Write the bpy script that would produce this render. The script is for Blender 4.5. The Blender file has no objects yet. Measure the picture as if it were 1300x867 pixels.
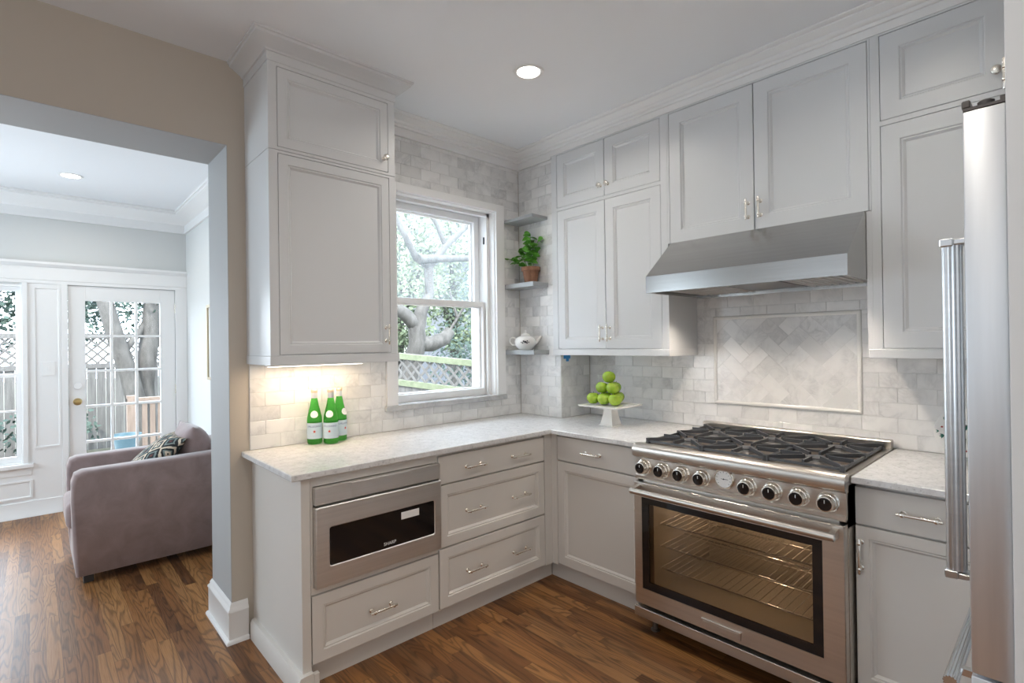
import bpy, bmesh, math, random
from mathutils import Vector, Matrix
C = bpy.context.scene.collection
SC = bpy.context.scene

# ------------------------------------------------------------------ camera, world, lights, exposure
cam_d = bpy.data.cameras.new('camera'); cam = bpy.data.objects.new('camera', cam_d); C.objects.link(cam)
cam_d.sensor_width = 36.0; cam_d.lens = 36.0 * 658.017 / 1300.0; cam_d.clip_start = .02
_r = Vector((.73442847, -.67855877, -.01314598)); _u = Vector((.00721533, -.01156217, .99990712)); _f = Vector((.67864775, .73445511, .00359556))
M = Matrix(((_r.x, _u.x, -_f.x, -2.65504), (_r.y, _u.y, -_f.y, -2.78265), (_r.z, _u.z, -_f.z, 1.4291), (0, 0, 0, 1)))
cam.matrix_world = M
SC.camera = cam
SC.view_settings.view_transform = 'Standard'; SC.view_settings.look = 'None'
SC.view_settings.gamma = 1.0; SC.view_settings.use_curve_mapping = False
SC.view_settings.exposure = 0.74

world = bpy.data.worlds.new('sky'); SC.world = world; world.use_nodes = True
wn = world.node_tree.nodes; wl = world.node_tree.links
bg = wn['Background']
tc = wn.new('ShaderNodeTexCoord'); nz = wn.new('ShaderNodeTexNoise'); rp = wn.new('ShaderNodeValToRGB')
nz.inputs['Scale'].default_value = 2.5; nz.inputs['Detail'].default_value = 5
rp.color_ramp.elements[0].position = .35; rp.color_ramp.elements[0].color = (.56, .75, 1, 1)
rp.color_ramp.elements[1].position = .62; rp.color_ramp.elements[1].color = (.90, .96, 1, 1)
wl.new(tc.outputs['Generated'], nz.inputs['Vector']); wl.new(nz.outputs['Fac'], rp.inputs['Fac']); wl.new(rp.outputs['Color'], bg.inputs['Color'])
bg.inputs['Strength'].default_value = 6.6

def area(name, loc, aim, sx, sy, power, col, spread=180):
    d = bpy.data.lights.new(name, 'AREA'); d.shape = 'RECTANGLE'; d.size = sx; d.size_y = sy; d.energy = power; d.color = col
    d.spread = math.radians(spread)
    o = bpy.data.objects.new(name, d); C.objects.link(o); o.location = loc
    o.rotation_euler = Vector(aim).to_track_quat('-Z', 'Y').to_euler(); return o
sun_d = bpy.data.lights.new('sun', 'SUN'); sun_d.energy = 3.4; sun_d.angle = math.radians(1.0); sun_d.color = (1, .95, .86)
sun = bpy.data.objects.new('sun', sun_d); C.objects.link(sun)
sun.rotation_euler = Vector((.55, .60, -.85)).to_track_quat('-Z', 'Y').to_euler()
# area lights added on unseen solid walls as daylight; last behind the sunroom window
area('dining_fill_light', (-5.07, -2.2, 1.45), (1, 0, -.05), 4.2, 2.2, 19, (.76, .88, 1))
area('rear_fill_light', (-2.4, -5.07, 1.5), (0, 1, -.05), 3.6, 2.2, 23, (1, .91, .82))
area('sunroom_fill_light', (-4.67, 1.9, 1.35), (1, 0, -.05), 2.2, 1.6, 46, (.74, .88, 1))
area('sunroom_far_window_light', (-2.95, 3.42, 1.2), (0, -1, -.1), .75, 1.4, 8, (.85, .93, 1))

# ------------------------------------------------------------------ materials
MATS = {}
def nodes_of(m):
    return m.node_tree.nodes, m.node_tree.links
def mat(name, col=(.8, .8, .8), rough=.5, metal=0., **kw):
    if name in MATS: return MATS[name]
    m = bpy.data.materials.new(name); m.use_nodes = True
    b = m.node_tree.nodes['Principled BSDF']
    b.inputs['Base Color'].default_value = (*col, 1); b.inputs['Roughness'].default_value = rough; b.inputs['Metallic'].default_value = metal
    for k, v in kw.items(): b.inputs[k].default_value = v
    MATS[name] = m; return m
def nd(m, typ, **props):
    n = m.node_tree.nodes.new(typ)
    for k, v in props.items(): setattr(n, k, v)
    return n
def lk(m, a, b): m.node_tree.links.new(a, b)
def vecscale(m, s, src=None):
    t = nd(m, 'ShaderNodeNewGeometry') if src is None else None
    mp = nd(m, 'ShaderNodeVectorMath', operation='MULTIPLY'); mp.inputs[1].default_value = s
    lk(m, src if src is not None else t.outputs['Position'], mp.inputs[0]); return mp.outputs[0]
def noise(m, vec, scale=1, detail=3, rough=.5, dist=0.):
    n = nd(m, 'ShaderNodeTexNoise'); n.inputs['Scale'].default_value = scale; n.inputs['Detail'].default_value = detail
    n.inputs['Roughness'].default_value = rough; n.inputs['Distortion'].default_value = dist
    lk(m, vec, n.inputs['Vector']); return n
def ramp(m, fac, stops):
    r = nd(m, 'ShaderNodeValToRGB'); el = r.color_ramp.elements
    while len(el) < len(stops): el.new(.5)
    for e, (p, c) in zip(el, stops): e.position = p; e.color = (*c, 1) if len(c) == 3 else c
    lk(m, fac, r.inputs['Fac']); return r
def math_(m, op, a, b=None, c=None):
    n = nd(m, 'ShaderNodeMath', operation=op)
    for i, v in enumerate((a, b, c)):
        if v is None: continue
        if isinstance(v, (int, float)): n.inputs[i].default_value = v
        else: lk(m, v, n.inputs[i])
    return n.outputs[0]
def mixc(m, fac, a, b, mode='MIX'):
    n = nd(m, 'ShaderNodeMix', data_type='RGBA', blend_type=mode)
    for s, v in ((n.inputs[0], fac), (n.inputs[6], a), (n.inputs[7], b)):
        if isinstance(v, (int, float)): s.default_value = v
        elif isinstance(v, tuple): s.default_value = (*v, 1)
        else: lk(m, v, s)
    return n.outputs[2]
def bsdf(m): return m.node_tree.nodes['Principled BSDF']
def bump(m, h, strength=.1, dist=.01):
    b = nd(m, 'ShaderNodeBump'); b.inputs['Strength'].default_value = strength; b.inputs['Distance'].default_value = dist
    lk(m, h, b.inputs['Height']); lk(m, b.outputs[0], bsdf(m).inputs['Normal'])

WHITE = mat('white_cabinet_paint', (.685, .70, .71), .34)
TRIM = mat('white_trim_paint', (.83, .83, .825), .35)
GREY = mat('grey_cabinet_paint', (.66, .63, .59), .36)
DARKGAP = mat('dark_inside', (.03, .03, .03), .8)
WALLP = mat('greige_wall_paint', (.52, .47, .405), .7)
SUNW = mat('sunroom_wall_paint', (.64, .65, .64), .7)
CEIL = mat('ceiling_paint', (.84, .86, .885), .8)
NICKEL = mat('polished_nickel', (.86, .82, .75), .27, 1.)
BLACKM = mat('cast_iron', (.055, .057, .062), .4)
BLACKG = mat('black_glass', (.012, .010, .010), .06)
DARKP = mat('dark_plastic', (.03, .03, .032), .4)
BRASS = mat('brass', (.60, .45, .20), .28, 1.)
DIAL = mat('dial_white', (.85, .85, .84), .35)
CERAM = mat('white_ceramic', (.84, .83, .80), .12)
CHROME = mat('chrome', (.75, .75, .75), .1, 1.)

def steel(name, brush, col=(.68, .64, .59), rough=.33, aniso=.5):
    """brushed metal: faint tone streaks along the grain"""
    m = mat(name, col, rough, 1.); n = noise(m, vecscale(m, brush), 1, 2)
    lk(m, ramp(m, n.outputs['Fac'], [(.3, tuple(c * .95 for c in col)), (.7, tuple(min(1, c * 1.03) for c in col))]).outputs[0], bsdf(m).inputs['Base Color'])
    return m
STEEL = steel('brushed_steel', (1, 1, 90))
STEELH = steel('hood_steel', (1, 1, 90), (.47, .465, .455), .24)
STEELT = steel('handle_steel', (1, 1, 90), (.58, .58, .58), .28)
STEELX = steel('brushed_steel_drawer', (1, 1, 90), (.76, .74, .71), .45)
STEELF = steel('brushed_steel_door', (1, 60, 3), (.74, .76, .785), .46)
STEELD = steel('dark_steel', (1, 1, 90), (.30, .29, .28), .38)

def make_floor_mat():
    m = mat('oak_floor', (.2, .1, .05), .3); g = nd(m, 'ShaderNodeNewGeometry'); s = nd(m, 'ShaderNodeSeparateXYZ'); lk(m, g.outputs['Position'], s.inputs[0])
    W = .057; bx = math_(m, 'DIVIDE', s.outputs['X'], W); ix = math_(m, 'FLOOR', bx); fx = math_(m, 'FRACT', bx)
    w1 = nd(m, 'ShaderNodeTexWhiteNoise', noise_dimensions='1D'); lk(m, ix, w1.inputs['W'])
    yy = math_(m, 'ADD', s.outputs['Y'], math_(m, 'MULTIPLY', w1.outputs['Value'], 3.7)); yb = math_(m, 'DIVIDE', yy, .72); iy = math_(m, 'FLOOR', yb); fy = math_(m, 'FRACT', yb)
    cb = nd(m, 'ShaderNodeCombineXYZ'); lk(m, ix, cb.inputs[0]); lk(m, iy, cb.inputs[1])
    w2 = nd(m, 'ShaderNodeTexWhiteNoise', noise_dimensions='2D'); lk(m, cb.outputs[0], w2.inputs['Vector'])
    base = ramp(m, w2.outputs['Value'], [(0, (.122, .048, .0165)), (.3, (.222, .093, .031)), (.6, (.305, .135, .043)), (.85, (.39, .19, .068)), (1, (.19, .086, .033))])
    off = math_(m, 'MULTIPLY', w2.outputs['Value'], 61.)
    v1 = nd(m, 'ShaderNodeCombineXYZ'); lk(m, math_(m, 'ADD', math_(m, 'MULTIPLY', s.outputs['X'], 9.), off), v1.inputs[0]); lk(m, math_(m, 'MULTIPLY', s.outputs['Y'], .9), v1.inputs[1]); lk(m, off, v1.inputs[2])
    n1 = noise(m, v1.outputs[0], 1, 2, .5, .4)
    ring = math_(m, 'SINE', math_(m, 'MULTIPLY', n1.outputs['Fac'], 95.))
    ringm = ramp(m, math_(m, 'MULTIPLY_ADD', ring, .5, .5), [(0, (.42,) * 3), (.35, (.95,) * 3), (1, (1.05,) * 3)])
    v2 = nd(m, 'ShaderNodeCombineXYZ'); lk(m, math_(m, 'MULTIPLY', s.outputs['X'], 420.), v2.inputs[0]); lk(m, math_(m, 'MULTIPLY', s.outputs['Y'], 9.), v2.inputs[1]); lk(m, off, v2.inputs[2])
    n2 = noise(m, v2.outputs[0], 1, 3)
    fine = ramp(m, n2.outputs['Fac'], [(.32, (.62,) * 3), (.55, (1,) * 3)])
    c = mixc(m, .75, base.outputs[0], ringm.outputs[0], 'MULTIPLY'); c = mixc(m, .6, c, fine.outputs[0], 'MULTIPLY')
    seam = math_(m, 'MULTIPLY', math_(m, 'COMPARE', fx, .0, .022), .75); seam2 = math_(m, 'MULTIPLY', math_(m, 'COMPARE', fy, .0, .0022), .75)
    c = mixc(m, math_(m, 'MAXIMUM', seam, seam2), c, (.03, .015, .008))
    lk(m, c, bsdf(m).inputs['Base Color'])
    rr = ramp(m, n2.outputs['Fac'], [(.3, (.46,) * 3), (.7, (.34,) * 3)]); lk(m, rr.outputs[0], bsdf(m).inputs['Roughness'])
    bump(m, fine.outputs[0], .05, .002); return m
FLOOR = make_floor_mat()

def make_marble(name, light, dark, tint=1.0):
    m = mat(name, light, .16); g = nd(m, 'ShaderNodeNewGeometry'); rnd = g.outputs['Random Per Island']
    add = nd(m, 'ShaderNodeVectorMath', operation='ADD'); cb = nd(m, 'ShaderNodeCombineXYZ')
    for i, k in enumerate((37., 91., 53.)): lk(m, math_(m, 'MULTIPLY', rnd, k), cb.inputs[i])
    lk(m, g.outputs['Position'], add.inputs[0]); lk(m, cb.outputs[0], add.inputs[1])
    n1 = noise(m, add.outputs[0], 9, 6, .62, 1.4); n2 = noise(m, add.outputs[0], 5, 3, .5, .6)
    vein = ramp(m, math_(m, 'ABSOLUTE', math_(m, 'SUBTRACT', n1.outputs['Fac'], .5)), [(0, (1,) * 3), (.04, (.5,) * 3), (.12, (0,) * 3)])
    cloud = ramp(m, n2.outputs['Fac'], [(.42, (0,) * 3), (.72, (1,) * 3)])
    tone = ramp(m, rnd, [(0, tuple(x * .86 for x in light)), (.2, tuple(x * .96 for x in light)), (.5, light), (.8, tuple(x * .98 for x in light)), (1, tuple(min(1, x * 1.04) for x in light))])
    c = mixc(m, math_(m, 'MULTIPLY', cloud.outputs[0], .42), tone.outputs[0], dark)
    c = mixc(m, math_(m, 'MULTIPLY', math_(m, 'MULTIPLY', vein.outputs[0], .55), cloud.outputs[0]), c, tuple(x * .72 for x in dark))
    lk(m, c, bsdf(m).inputs['Base Color']); return m
MARBLE = make_marble('marble_tile', (.83, .828, .82), (.58, .585, .59))
SILLM = make_marble('grey_marble', (.56, .565, .57), (.33, .34, .36))
GROUT = mat('grout', (.70, .70, .69), .8)

def make_quartz():
    m = mat('quartz', (.78, .77, .75), .18); v = vecscale(m, (1, 1, 1)); n = noise(m, v, 90, 4, .65); n2 = noise(m, v, 22, 4, .6)
    a = ramp(m, n.outputs['Fac'], [(.33, (.52, .515, .51)), (.43, (.71, .705, .70)), (.7, (.76, .76, .755))])
    b = ramp(m, n2.outputs['Fac'], [(.35, (.88,) * 3), (.6, (1,) * 3)])
    lk(m, mixc(m, 1., a.outputs[0], b.outputs[0], 'MULTIPLY'), bsdf(m).inputs['Base Color']); return m
QUARTZ = make_quartz()

def thin_glass(name, tint=(1, 1, 1), refl=.08, haze=0.0, dcol=(.8, .85, .87)):
    m = bpy.data.materials.new(name); m.use_nodes = True; MATS[name] = m
    m.node_tree.nodes.remove(bsdf(m)); out = m.node_tree.nodes['Material Output']
    tr = nd(m, 'ShaderNodeBsdfTransparent'); tr.inputs[0].default_value = (*tint, 1); gl = nd(m, 'ShaderNodeBsdfGlossy'); gl.inputs['Roughness'].default_value = .02
    fr = nd(m, 'ShaderNodeLayerWeight'); fr.inputs['Blend'].default_value = refl
    mx = nd(m, 'ShaderNodeMixShader'); lk(m, math_(m, 'MULTIPLY', fr.outputs['Fresnel'], .9), mx.inputs[0]); lk(m, tr.outputs[0], mx.inputs[1]); lk(m, gl.outputs[0], mx.inputs[2])
    last = mx.outputs[0]
    if haze:
        df = nd(m, 'ShaderNodeBsdfTranslucent'); df.inputs[0].default_value = (*dcol, 1); m2 = nd(m, 'ShaderNodeMixShader'); m2.inputs[0].default_value = haze
        lk(m, last, m2.inputs[1]); lk(m, df.outputs[0], m2.inputs[2]); last = m2.outputs[0]
    lk(m, last, out.inputs['Surface']); return m
PANE = thin_glass('window_glass')
HAZY = thin_glass('hazy_window_glass', haze=.06)  # milky reflected haze on the upper pane, put into the glass as translucent white
OVENG = thin_glass('oven_glass', (.70, .62, .54), .30)
def make_green_glass():
    m = mat('green_glass', (.12, .62, .10), .04); b = bsdf(m); b.inputs['Transmission Weight'].default_value = .85; b.inputs['IOR'].default_value = 1.3; return m
GREENG = make_green_glass()
LABEL = mat('bottle_label', (.62, .74, .82), .5)
INK = mat('label_ink', (.03, .06, .25), .5)
RED = mat('label_red', (.65, .06, .03), .5)
FOIL = mat('cap_foil', (.75, .76, .78), .3, .6)

def make_velvet(name, col):
    m = mat(name, col, .85); b = bsdf(m); b.inputs['Sheen Weight'].default_value = .55; b.inputs['Sheen Roughness'].default_value = .35
    n = noise(m, vecscale(m, (7, 7, 7)), 1, 5, .6, .5)
    lk(m, ramp(m, n.outputs['Fac'], [(.3, tuple(c * .82 for c in col)), (.7, tuple(min(1, c * 1.15) for c in col))]).outputs[0], b.inputs['Base Color']); return m
VELVET = make_velvet('mauve_velvet', (.30, .228, .225))
def make_ikat():
    m = mat('ikat_fabric', (.1, .1, .1), .85); uv = nd(m, 'ShaderNodeUVMap'); s = nd(m, 'ShaderNodeSeparateXYZ'); 
    wob = noise(m, uv.outputs[0], 26, 2); wv = nd(m, 'ShaderNodeVectorMath', operation='MULTIPLY_ADD'); wv.inputs[1].default_value = (.02, .02, 0)
    lk(m, wob.outputs['Color'], wv.inputs[0]); lk(m, uv.outputs[0], wv.inputs[2]); lk(m, wv.outputs[0], s.inputs[0])
    def tri(v, k): return math_(m, 'ABSOLUTE', math_(m, 'SUBTRACT', math_(m, 'FRACT', math_(m, 'MULTIPLY', v, k)), .5))
    d = math_(m, 'ADD', tri(s.outputs['X'], 3.), tri(s.outputs['Y'], 3.))
    K = (.012, .013, .015); Cr = (.62, .52, .40); G = (.16, .20, .19); R_ = (.10, .03, .025)
    r = ramp(m, d, [(0, R_), (.10, K), (.22, G), (.34, K), (.50, Cr), (.60, Cr), (.64, K), (.74, G), (.82, Cr), (.92, K)])
    r.color_ramp.interpolation = 'CONSTANT'; lk(m, r.outputs[0], bsdf(m).inputs['Base Color']); return m
IKAT = make_ikat()

def noisy(name, a, b, scale=(8, 8, 8), rough=.8, detail=4):
    m = mat(name, a, rough); n = noise(m, vecscale(m, scale), 1, detail, .6)
    lk(m, ramp(m, n.outputs['Fac'], [(.32, a), (.68, b)]).outputs[0], bsdf(m).inputs['Base Color']); return m
BARK = noisy('bark', (.035, .032, .028), (.085, .08, .072), (9, 9, 3))
LEAFY = noisy('leaf_spring', (.075, .105, .055), (.165, .195, .115), (3, 3, 3)); LEAFD = noisy('leaf_evergreen', (.018, .036, .028), (.05, .078, .06), (4, 4, 4))
LEAFP = noisy('leaf_basil', (.05, .22, .02), (.16, .45, .05), (40, 40, 40), .4)
TERRA = noisy('terracotta', (.20, .09, .05), (.28, .14, .08), (50, 50, 20))
SOIL = mat('soil', (.05, .035, .025), .9)
FENCEW = noisy('weathered_wood', (.08, .076, .072), (.13, .126, .118), (22, 22, 2.5))
CEDAR = noisy('cedar', (.125, .092, .07), (.18, .135, .105), (20, 20, 3))
MOSSY = noisy('mossy_rail', (.10, .12, .07), (.155, .172, .11), (8, 8, 8))
GRASS = noisy('yard_ground', (.06, .065, .04), (.12, .11, .08), (2, 2, 2))
DECKM = noisy('deck_boards', (.22, .21, .20), (.32, .31, .30), (3, 30, 3))
SIDING = mat('grey_siding', (.11, .117, .13), .7); ROOFM = mat('roof_shingle', (.10, .105, .132), .9)
APPLE = noisy('green_apple', (.22, .40, .02), (.42, .55, .06), (22, 22, 22), .25)
BLUEP = mat('blue_glaze', (.06, .11, .13), .35)
TAPE = mat('painters_tape', (.05, .33, .75), .6)
LAMPW = mat('lamp_lens', (1, 1, 1), .4); bsdf(LAMPW).inputs['Emission Color'].default_value = (1, .93, .82, 1); bsdf(LAMPW).inputs['Emission Strength'].default_value = 6.
GOLDF = mat('gilt_frame', (.50, .42, .28), .4, .3)

# ------------------------------------------------------------------ geometry helpers
class MB:
    """collects shapes into one bmesh; xf maps local (a, d, z) to the world"""
    def __init__(self, xf=None): self.bm = bmesh.new(); self.xf = xf or (lambda p: p)
    def v(self, p): return self.bm.verts.new(self.xf(tuple(p)))
    def face(self, vs):
        try: return self.bm.faces.new(vs)
        except ValueError: return None
    def box(self, x0, x1, y0, y1, z0, z1, bev=0., seg=1):
        t = bmesh.new(); bmesh.ops.create_cube(t, size=1)
        for w in t.verts: w.co = Vector(((x0 + x1) / 2 + w.co.x * abs(x1 - x0), (y0 + y1) / 2 + w.co.y * abs(y1 - y0), (z0 + z1) / 2 + w.co.z * abs(z1 - z0)))
        if bev: bmesh.ops.bevel(t, geom=t.edges[:], offset=bev, segments=seg, affect='EDGES', profile=.5, clamp_overlap=True)
        self.merge(t); return self
    def merge(self, t):
        mp = {w: self.v(w.co) for w in t.verts}
        for f in t.faces: self.face([mp[w] for w in f.verts])
        t.free()
    def rings(self, loops, cap0=True, cap1=True, closed=True):
        R_ = [[self.v(p) for p in L] for L in loops]
        for A, B in zip(R_, R_[1:]):
            n = len(A)
            for i in range(n if closed else n - 1): self.face([A[i], A[(i + 1) % n], B[(i + 1) % n], B[i]])
        if cap0: self.face(R_[0][::-1])
        if cap1: self.face(R_[-1])
        return self
    def tube(self, pts, r, seg=10, caps=True):
        pts = [Vector(p) for p in pts]; rs = r if isinstance(r, (list, tuple)) else [r] * len(pts); loops = []; up = None
        for i, p in enumerate(pts):
            d = (pts[min(i + 1, len(pts) - 1)] - pts[max(i - 1, 0)]).normalized()
            if up is None: up = d.orthogonal().normalized()
            up = (up - d * up.dot(d)).normalized(); s = d.cross(up)
            loops.append([p + (up * math.cos(a) + s * math.sin(a)) * rs[i] for a in (2 * math.pi * k / seg for k in range(seg))])
        return self.rings(loops, caps, caps)
    def lathe(self, prof, c=(0, 0, 0), axis=(0, 0, 1), seg=24, cap=True):
        ax = Vector(axis).normalized(); u = ax.orthogonal().normalized(); w = ax.cross(u); c = Vector(c)
        return self.rings([[c + ax * h + (u * math.cos(t) + w * math.sin(t)) * max(r, 1e-4) for t in (2 * math.pi * k / seg for k in range(seg))] for r, h in prof], cap, cap)
    def prism(self, poly, axis, a, b):
        def P(q, t): return {'x': (t, q[0], q[1]), 'y': (q[0], t, q[1]), 'z': (q[0], q[1], t)}[axis]
        return self.rings([[P(q, a) for q in poly], [P(q, b) for q in poly]])
    def sphere(self, c, r, sc=(1, 1, 1), seg=16, rg=10):
        loops = []
        for i in range(1, rg):
            t = math.pi * i / rg; loops.append([(c[0] + r * sc[0] * math.sin(t) * math.cos(a), c[1] + r * sc[1] * math.sin(t) * math.sin(a), c[2] - r * sc[2] * math.cos(t)) for a in (2 * math.pi * k / seg for k in range(seg))])
        return self.rings(loops)
    def sweep(self, path, prof):
        """profile (offset to the right of travel, z) swept along a 2-D path with mitres"""
        loops = []
        for i, p in enumerate(path):
            p = Vector(p); ns = []
            for j in (i - 1, i):
                if 0 <= j < len(path) - 1:
                    d = (Vector(path[j + 1]) - Vector(path[j])).normalized(); ns.append(Vector((d.y, -d.x)))
            n = ns[0] if len(ns) == 1 else (ns[0] + ns[1]) / (1 + ns[0].dot(ns[1]))
            loops.append([(p.x + n.x * o, p.y + n.y * o, z) for o, z in prof])
        return self.rings(loops)
    def panel(self, a0, a1, z0, z1, front, t=.02, f=.06, flat=False, bead=.008):
        """door or drawer front: flat frame, small bead, recessed field"""
        L = [(0, front - t), (0, front - .0012), (.0012, front)]
        if not flat: L += [(f, front), (f + .004, front - .0055), (f + .009, front - .0045), (f + .013, front - .008), (f + .018, front - .0135)]
        self.rings([[(a0 + i, d, z0 + i), (a1 - i, d, z0 + i), (a1 - i, d, z1 - i), (a0 + i, d, z1 - i)] for i, d in L]); return self
    def build(self, name, material, parent=None, smooth=35, bevel=0.):
        bm = self.bm; bmesh.ops.recalc_face_normals(bm, faces=bm.faces[:])
        me = bpy.data.meshes.new(name); org = Vector((0, 0, 0))
        if parent is not None: org = world_origin(parent)
        elif bm.verts:
            xs = [w.co for w in bm.verts]; mn = Vector([min(c[i] for c in xs) for i in range(3)]); mx = Vector([max(c[i] for c in xs) for i in range(3)])
            org = Vector(((mn.x + mx.x) / 2, (mn.y + mx.y) / 2, mn.z))
        bmesh.ops.translate(bm, verts=bm.verts[:], vec=-org); bm.to_mesh(me); bm.free()
        for p in me.polygons: p.use_smooth = True
        me.set_sharp_from_angle(angle=math.radians(smooth))
        me.materials.append(material); o = bpy.data.objects.new(name, me); C.objects.link(o)
        if parent is not None: o.parent = parent
        else: o.location = org
        if bevel:
            b = o.modifiers.new('bevel', 'BEVEL'); b.width = bevel; b.segments = 2; b.limit_method = 'ANGLE'; b.angle_limit = math.radians(40)
        return o
def world_origin(o):
    w = Vector((0, 0, 0))
    while o is not None: w += Vector(o.location); o = o.parent
    return w
def thing(name, label, cat, loc, group=None):
    o = bpy.data.objects.new(name, None); C.objects.link(o); o.location = loc; o.empty_display_size = .05
    return tag(o, label, cat, group)
def tag(o, label, cat, group=None, kind=None):
    o['label'] = label; o['category'] = cat
    if group: o['group'] = group
    if kind: o['kind'] = kind
    return o
def struct(o, label=None, cat=None):
    o['kind'] = 'structure'
    if label: o['label'] = label
    if cat: o['category'] = cat
    return o
def copy_tree(o, parent=None):
    c = o.copy(); C.objects.link(c)
    if parent is not None: c.parent = parent
    for ch in [k for k in SC.objects if k.parent == o]: copy_tree(ch, c)
    return c
def text_bm(s, size):
    """flat lettering as a bmesh, centred, in the XY plane"""
    cu = bpy.data.curves.new('t', 'FONT'); cu.body = s; cu.size = size; cu.align_x = 'CENTER'; cu.align_y = 'CENTER'; cu.resolution_u = 3
    ob = bpy.data.objects.new('t', cu); C.objects.link(ob); bpy.context.view_layer.update()
    me = bpy.data.meshes.new_from_object(ob.evaluated_get(bpy.context.evaluated_depsgraph_get())); bm = bmesh.new(); bm.from_mesh(me)
    bpy.data.objects.remove(ob); bpy.data.curves.remove(cu); bpy.data.meshes.remove(me); return bm
def XF(axis, at):
    """local (a, d, z): a runs along the wall, d comes out of the face plane into the room"""
    if axis == 'y': return lambda p: (p[0], at - p[1], p[2])
    return lambda p: (at - p[1], p[0], p[2])

# ------------------------------------------------------------------ room shell
H = 2.82; HS = 2.78; CT = .914; D = .31
mb = MB(); mb.box(-5.2, D + .2, -5.2, 3.5, -.1, 0); struct(mb.build('floor', FLOOR), 'dark stained oak strip floor running through both rooms', 'floor')
mb = MB(); mb.box(-5.2, D + .2, -5.2, .18, H, H + .25); struct(mb.build('ceiling', CEIL), 'flat white kitchen ceiling', 'ceiling')
mb = MB(); mb.box(-5.2, -1.4, .18, 3.5, HS, H + .25); struct(mb.build('ceiling_sunroom', CEIL), 'white sunroom ceiling beyond the opening', 'ceiling')
WX0, WX1, WZ0, WZ1 = -1.04, -.24, 1.065, 2.365
mb = MB()
mb.box(-5.2, -1.9554, 0, .36, 2.413, H); mb.box(-5.2, -4.4, 0, .36, 0, 2.413); mb.box(-1.9554, -1.40, 0, .36, 0, H)
mb.box(-1.40, WX0, 0, .27, 0, H); mb.box(WX1, D + .2, 0, .27, 0, H); mb.box(WX0, WX1, 0, .27, 0, WZ0 - .03); mb.box(WX0, WX1, 0, .27, WZ1, H)
wall_back = struct(mb.build('wall_back', WALLP), 'greige kitchen wall with a wide cased opening to the sunroom', 'wall')
mb = MB(); mb.box(D, D + .2, -5.2, 0, 0, H); mb.box(0, D, -.40, 0, 0, H)
wall_right = struct(mb.build('wall_right', WALLP), 'kitchen wall behind the range with a boxed chase in the corner', 'wall')
OPENTINT = mat('opening_daylight_tint', (.40, .405, .405), .6)  # cool daylight on the opening's wall paint, put into a separate grey
mb = MB(); mb.box(-1.9575, -1.9552, .001, .359, .19, 2.4115); mb.box(-4.4, -1.9552, .001, .359, 2.4108, 2.4132); struct(mb.build('opening_tint', OPENTINT), 'thin added skin inside the sunroom opening, cool daylight put into its grey', 'trim')
# dining side and rear of the room, behind the camera
mb = MB(); mb.box(-5.2, -5.1, -5.2, 0, 0, H)
struct(mb.build('wall_left', WALLP))
mb = MB(); mb.box(-5.1, D, -5.2, -5.1, 0, H)
struct(mb.build('wall_rear', WALLP))
def light_frame(n, axis, at, a0, a1, z0, z1, nx, out):  # frame added on a solid wall around an area light, no opening behind
    w = bpy.data.objects.new('window_%d' % n, None); C.objects.link(w); struct(w); w.location = (at, (a0 + a1) / 2, z0) if axis == 'x' else ((a0 + a1) / 2, at, z0)
    mb = MB(lambda p: (at + out * p[1], p[0], p[2]) if axis == 'x' else (p[0], at + out * p[1], p[2])); c = .09
    mb.box(a0 - c, a0, 0, .05, z0 - c, z1 + c); mb.box(a1, a1 + c, 0, .05, z0 - c, z1 + c); mb.box(a0, a1, 0, .05, z1, z1 + c); mb.box(a0, a1, 0, .05, z0 - c, z0)
    for k in range(1, nx): a = a0 + (a1 - a0) * k / nx; mb.box(a - .05, a + .05, .035, .055, z0, z1)
    mb.box(a0, a1, .035, .055, (z0 + z1) / 2 - .02, (z0 + z1) / 2 + .02); mb.build('window_frame', TRIM, w)
light_frame(3, 'x', -5.1, -4.3, -.1, .35, 2.55, 4, 1); light_frame(4, 'y', -5.1, -4.2, -.6, .4, 2.6, 3, 1); light_frame(5, 'x', -4.7, .8, 3.0, .55, 2.15, 2, 1)
# sunroom walls
YS = 3.30; XR = -1.512
DX0, DX1 = -2.427, -1.611
mb = MB()
mb.box(-4.8, -3.45, YS, YS + .14, 0, H); mb.box(-3.45, -2.722, YS, YS + .14, 0, .455); mb.box(-3.45, -2.722, YS, YS + .14, 1.985, H)
mb.box(-2.722, DX0, YS, YS + .14, 0, H); mb.box(DX0, DX1, YS, YS + .14, 2.003, H); mb.box(DX1, -1.4, YS, YS + .14, 0, H)
wall_far = struct(mb.build('wall_far', SUNW), 'sunroom end wall with a glazed door and a window', 'wall')
mb = MB(); mb.box(XR, -1.4, .36, YS, 0, H); struct(mb.build('wall_sunroom_right', SUNW), 'pale sunroom side wall', 'wall')
mb = MB(); mb.box(-4.8, -4.7, .36, YS + .14, 0, H); struct(mb.build('wall_sunroom_left', SUNW))

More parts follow.
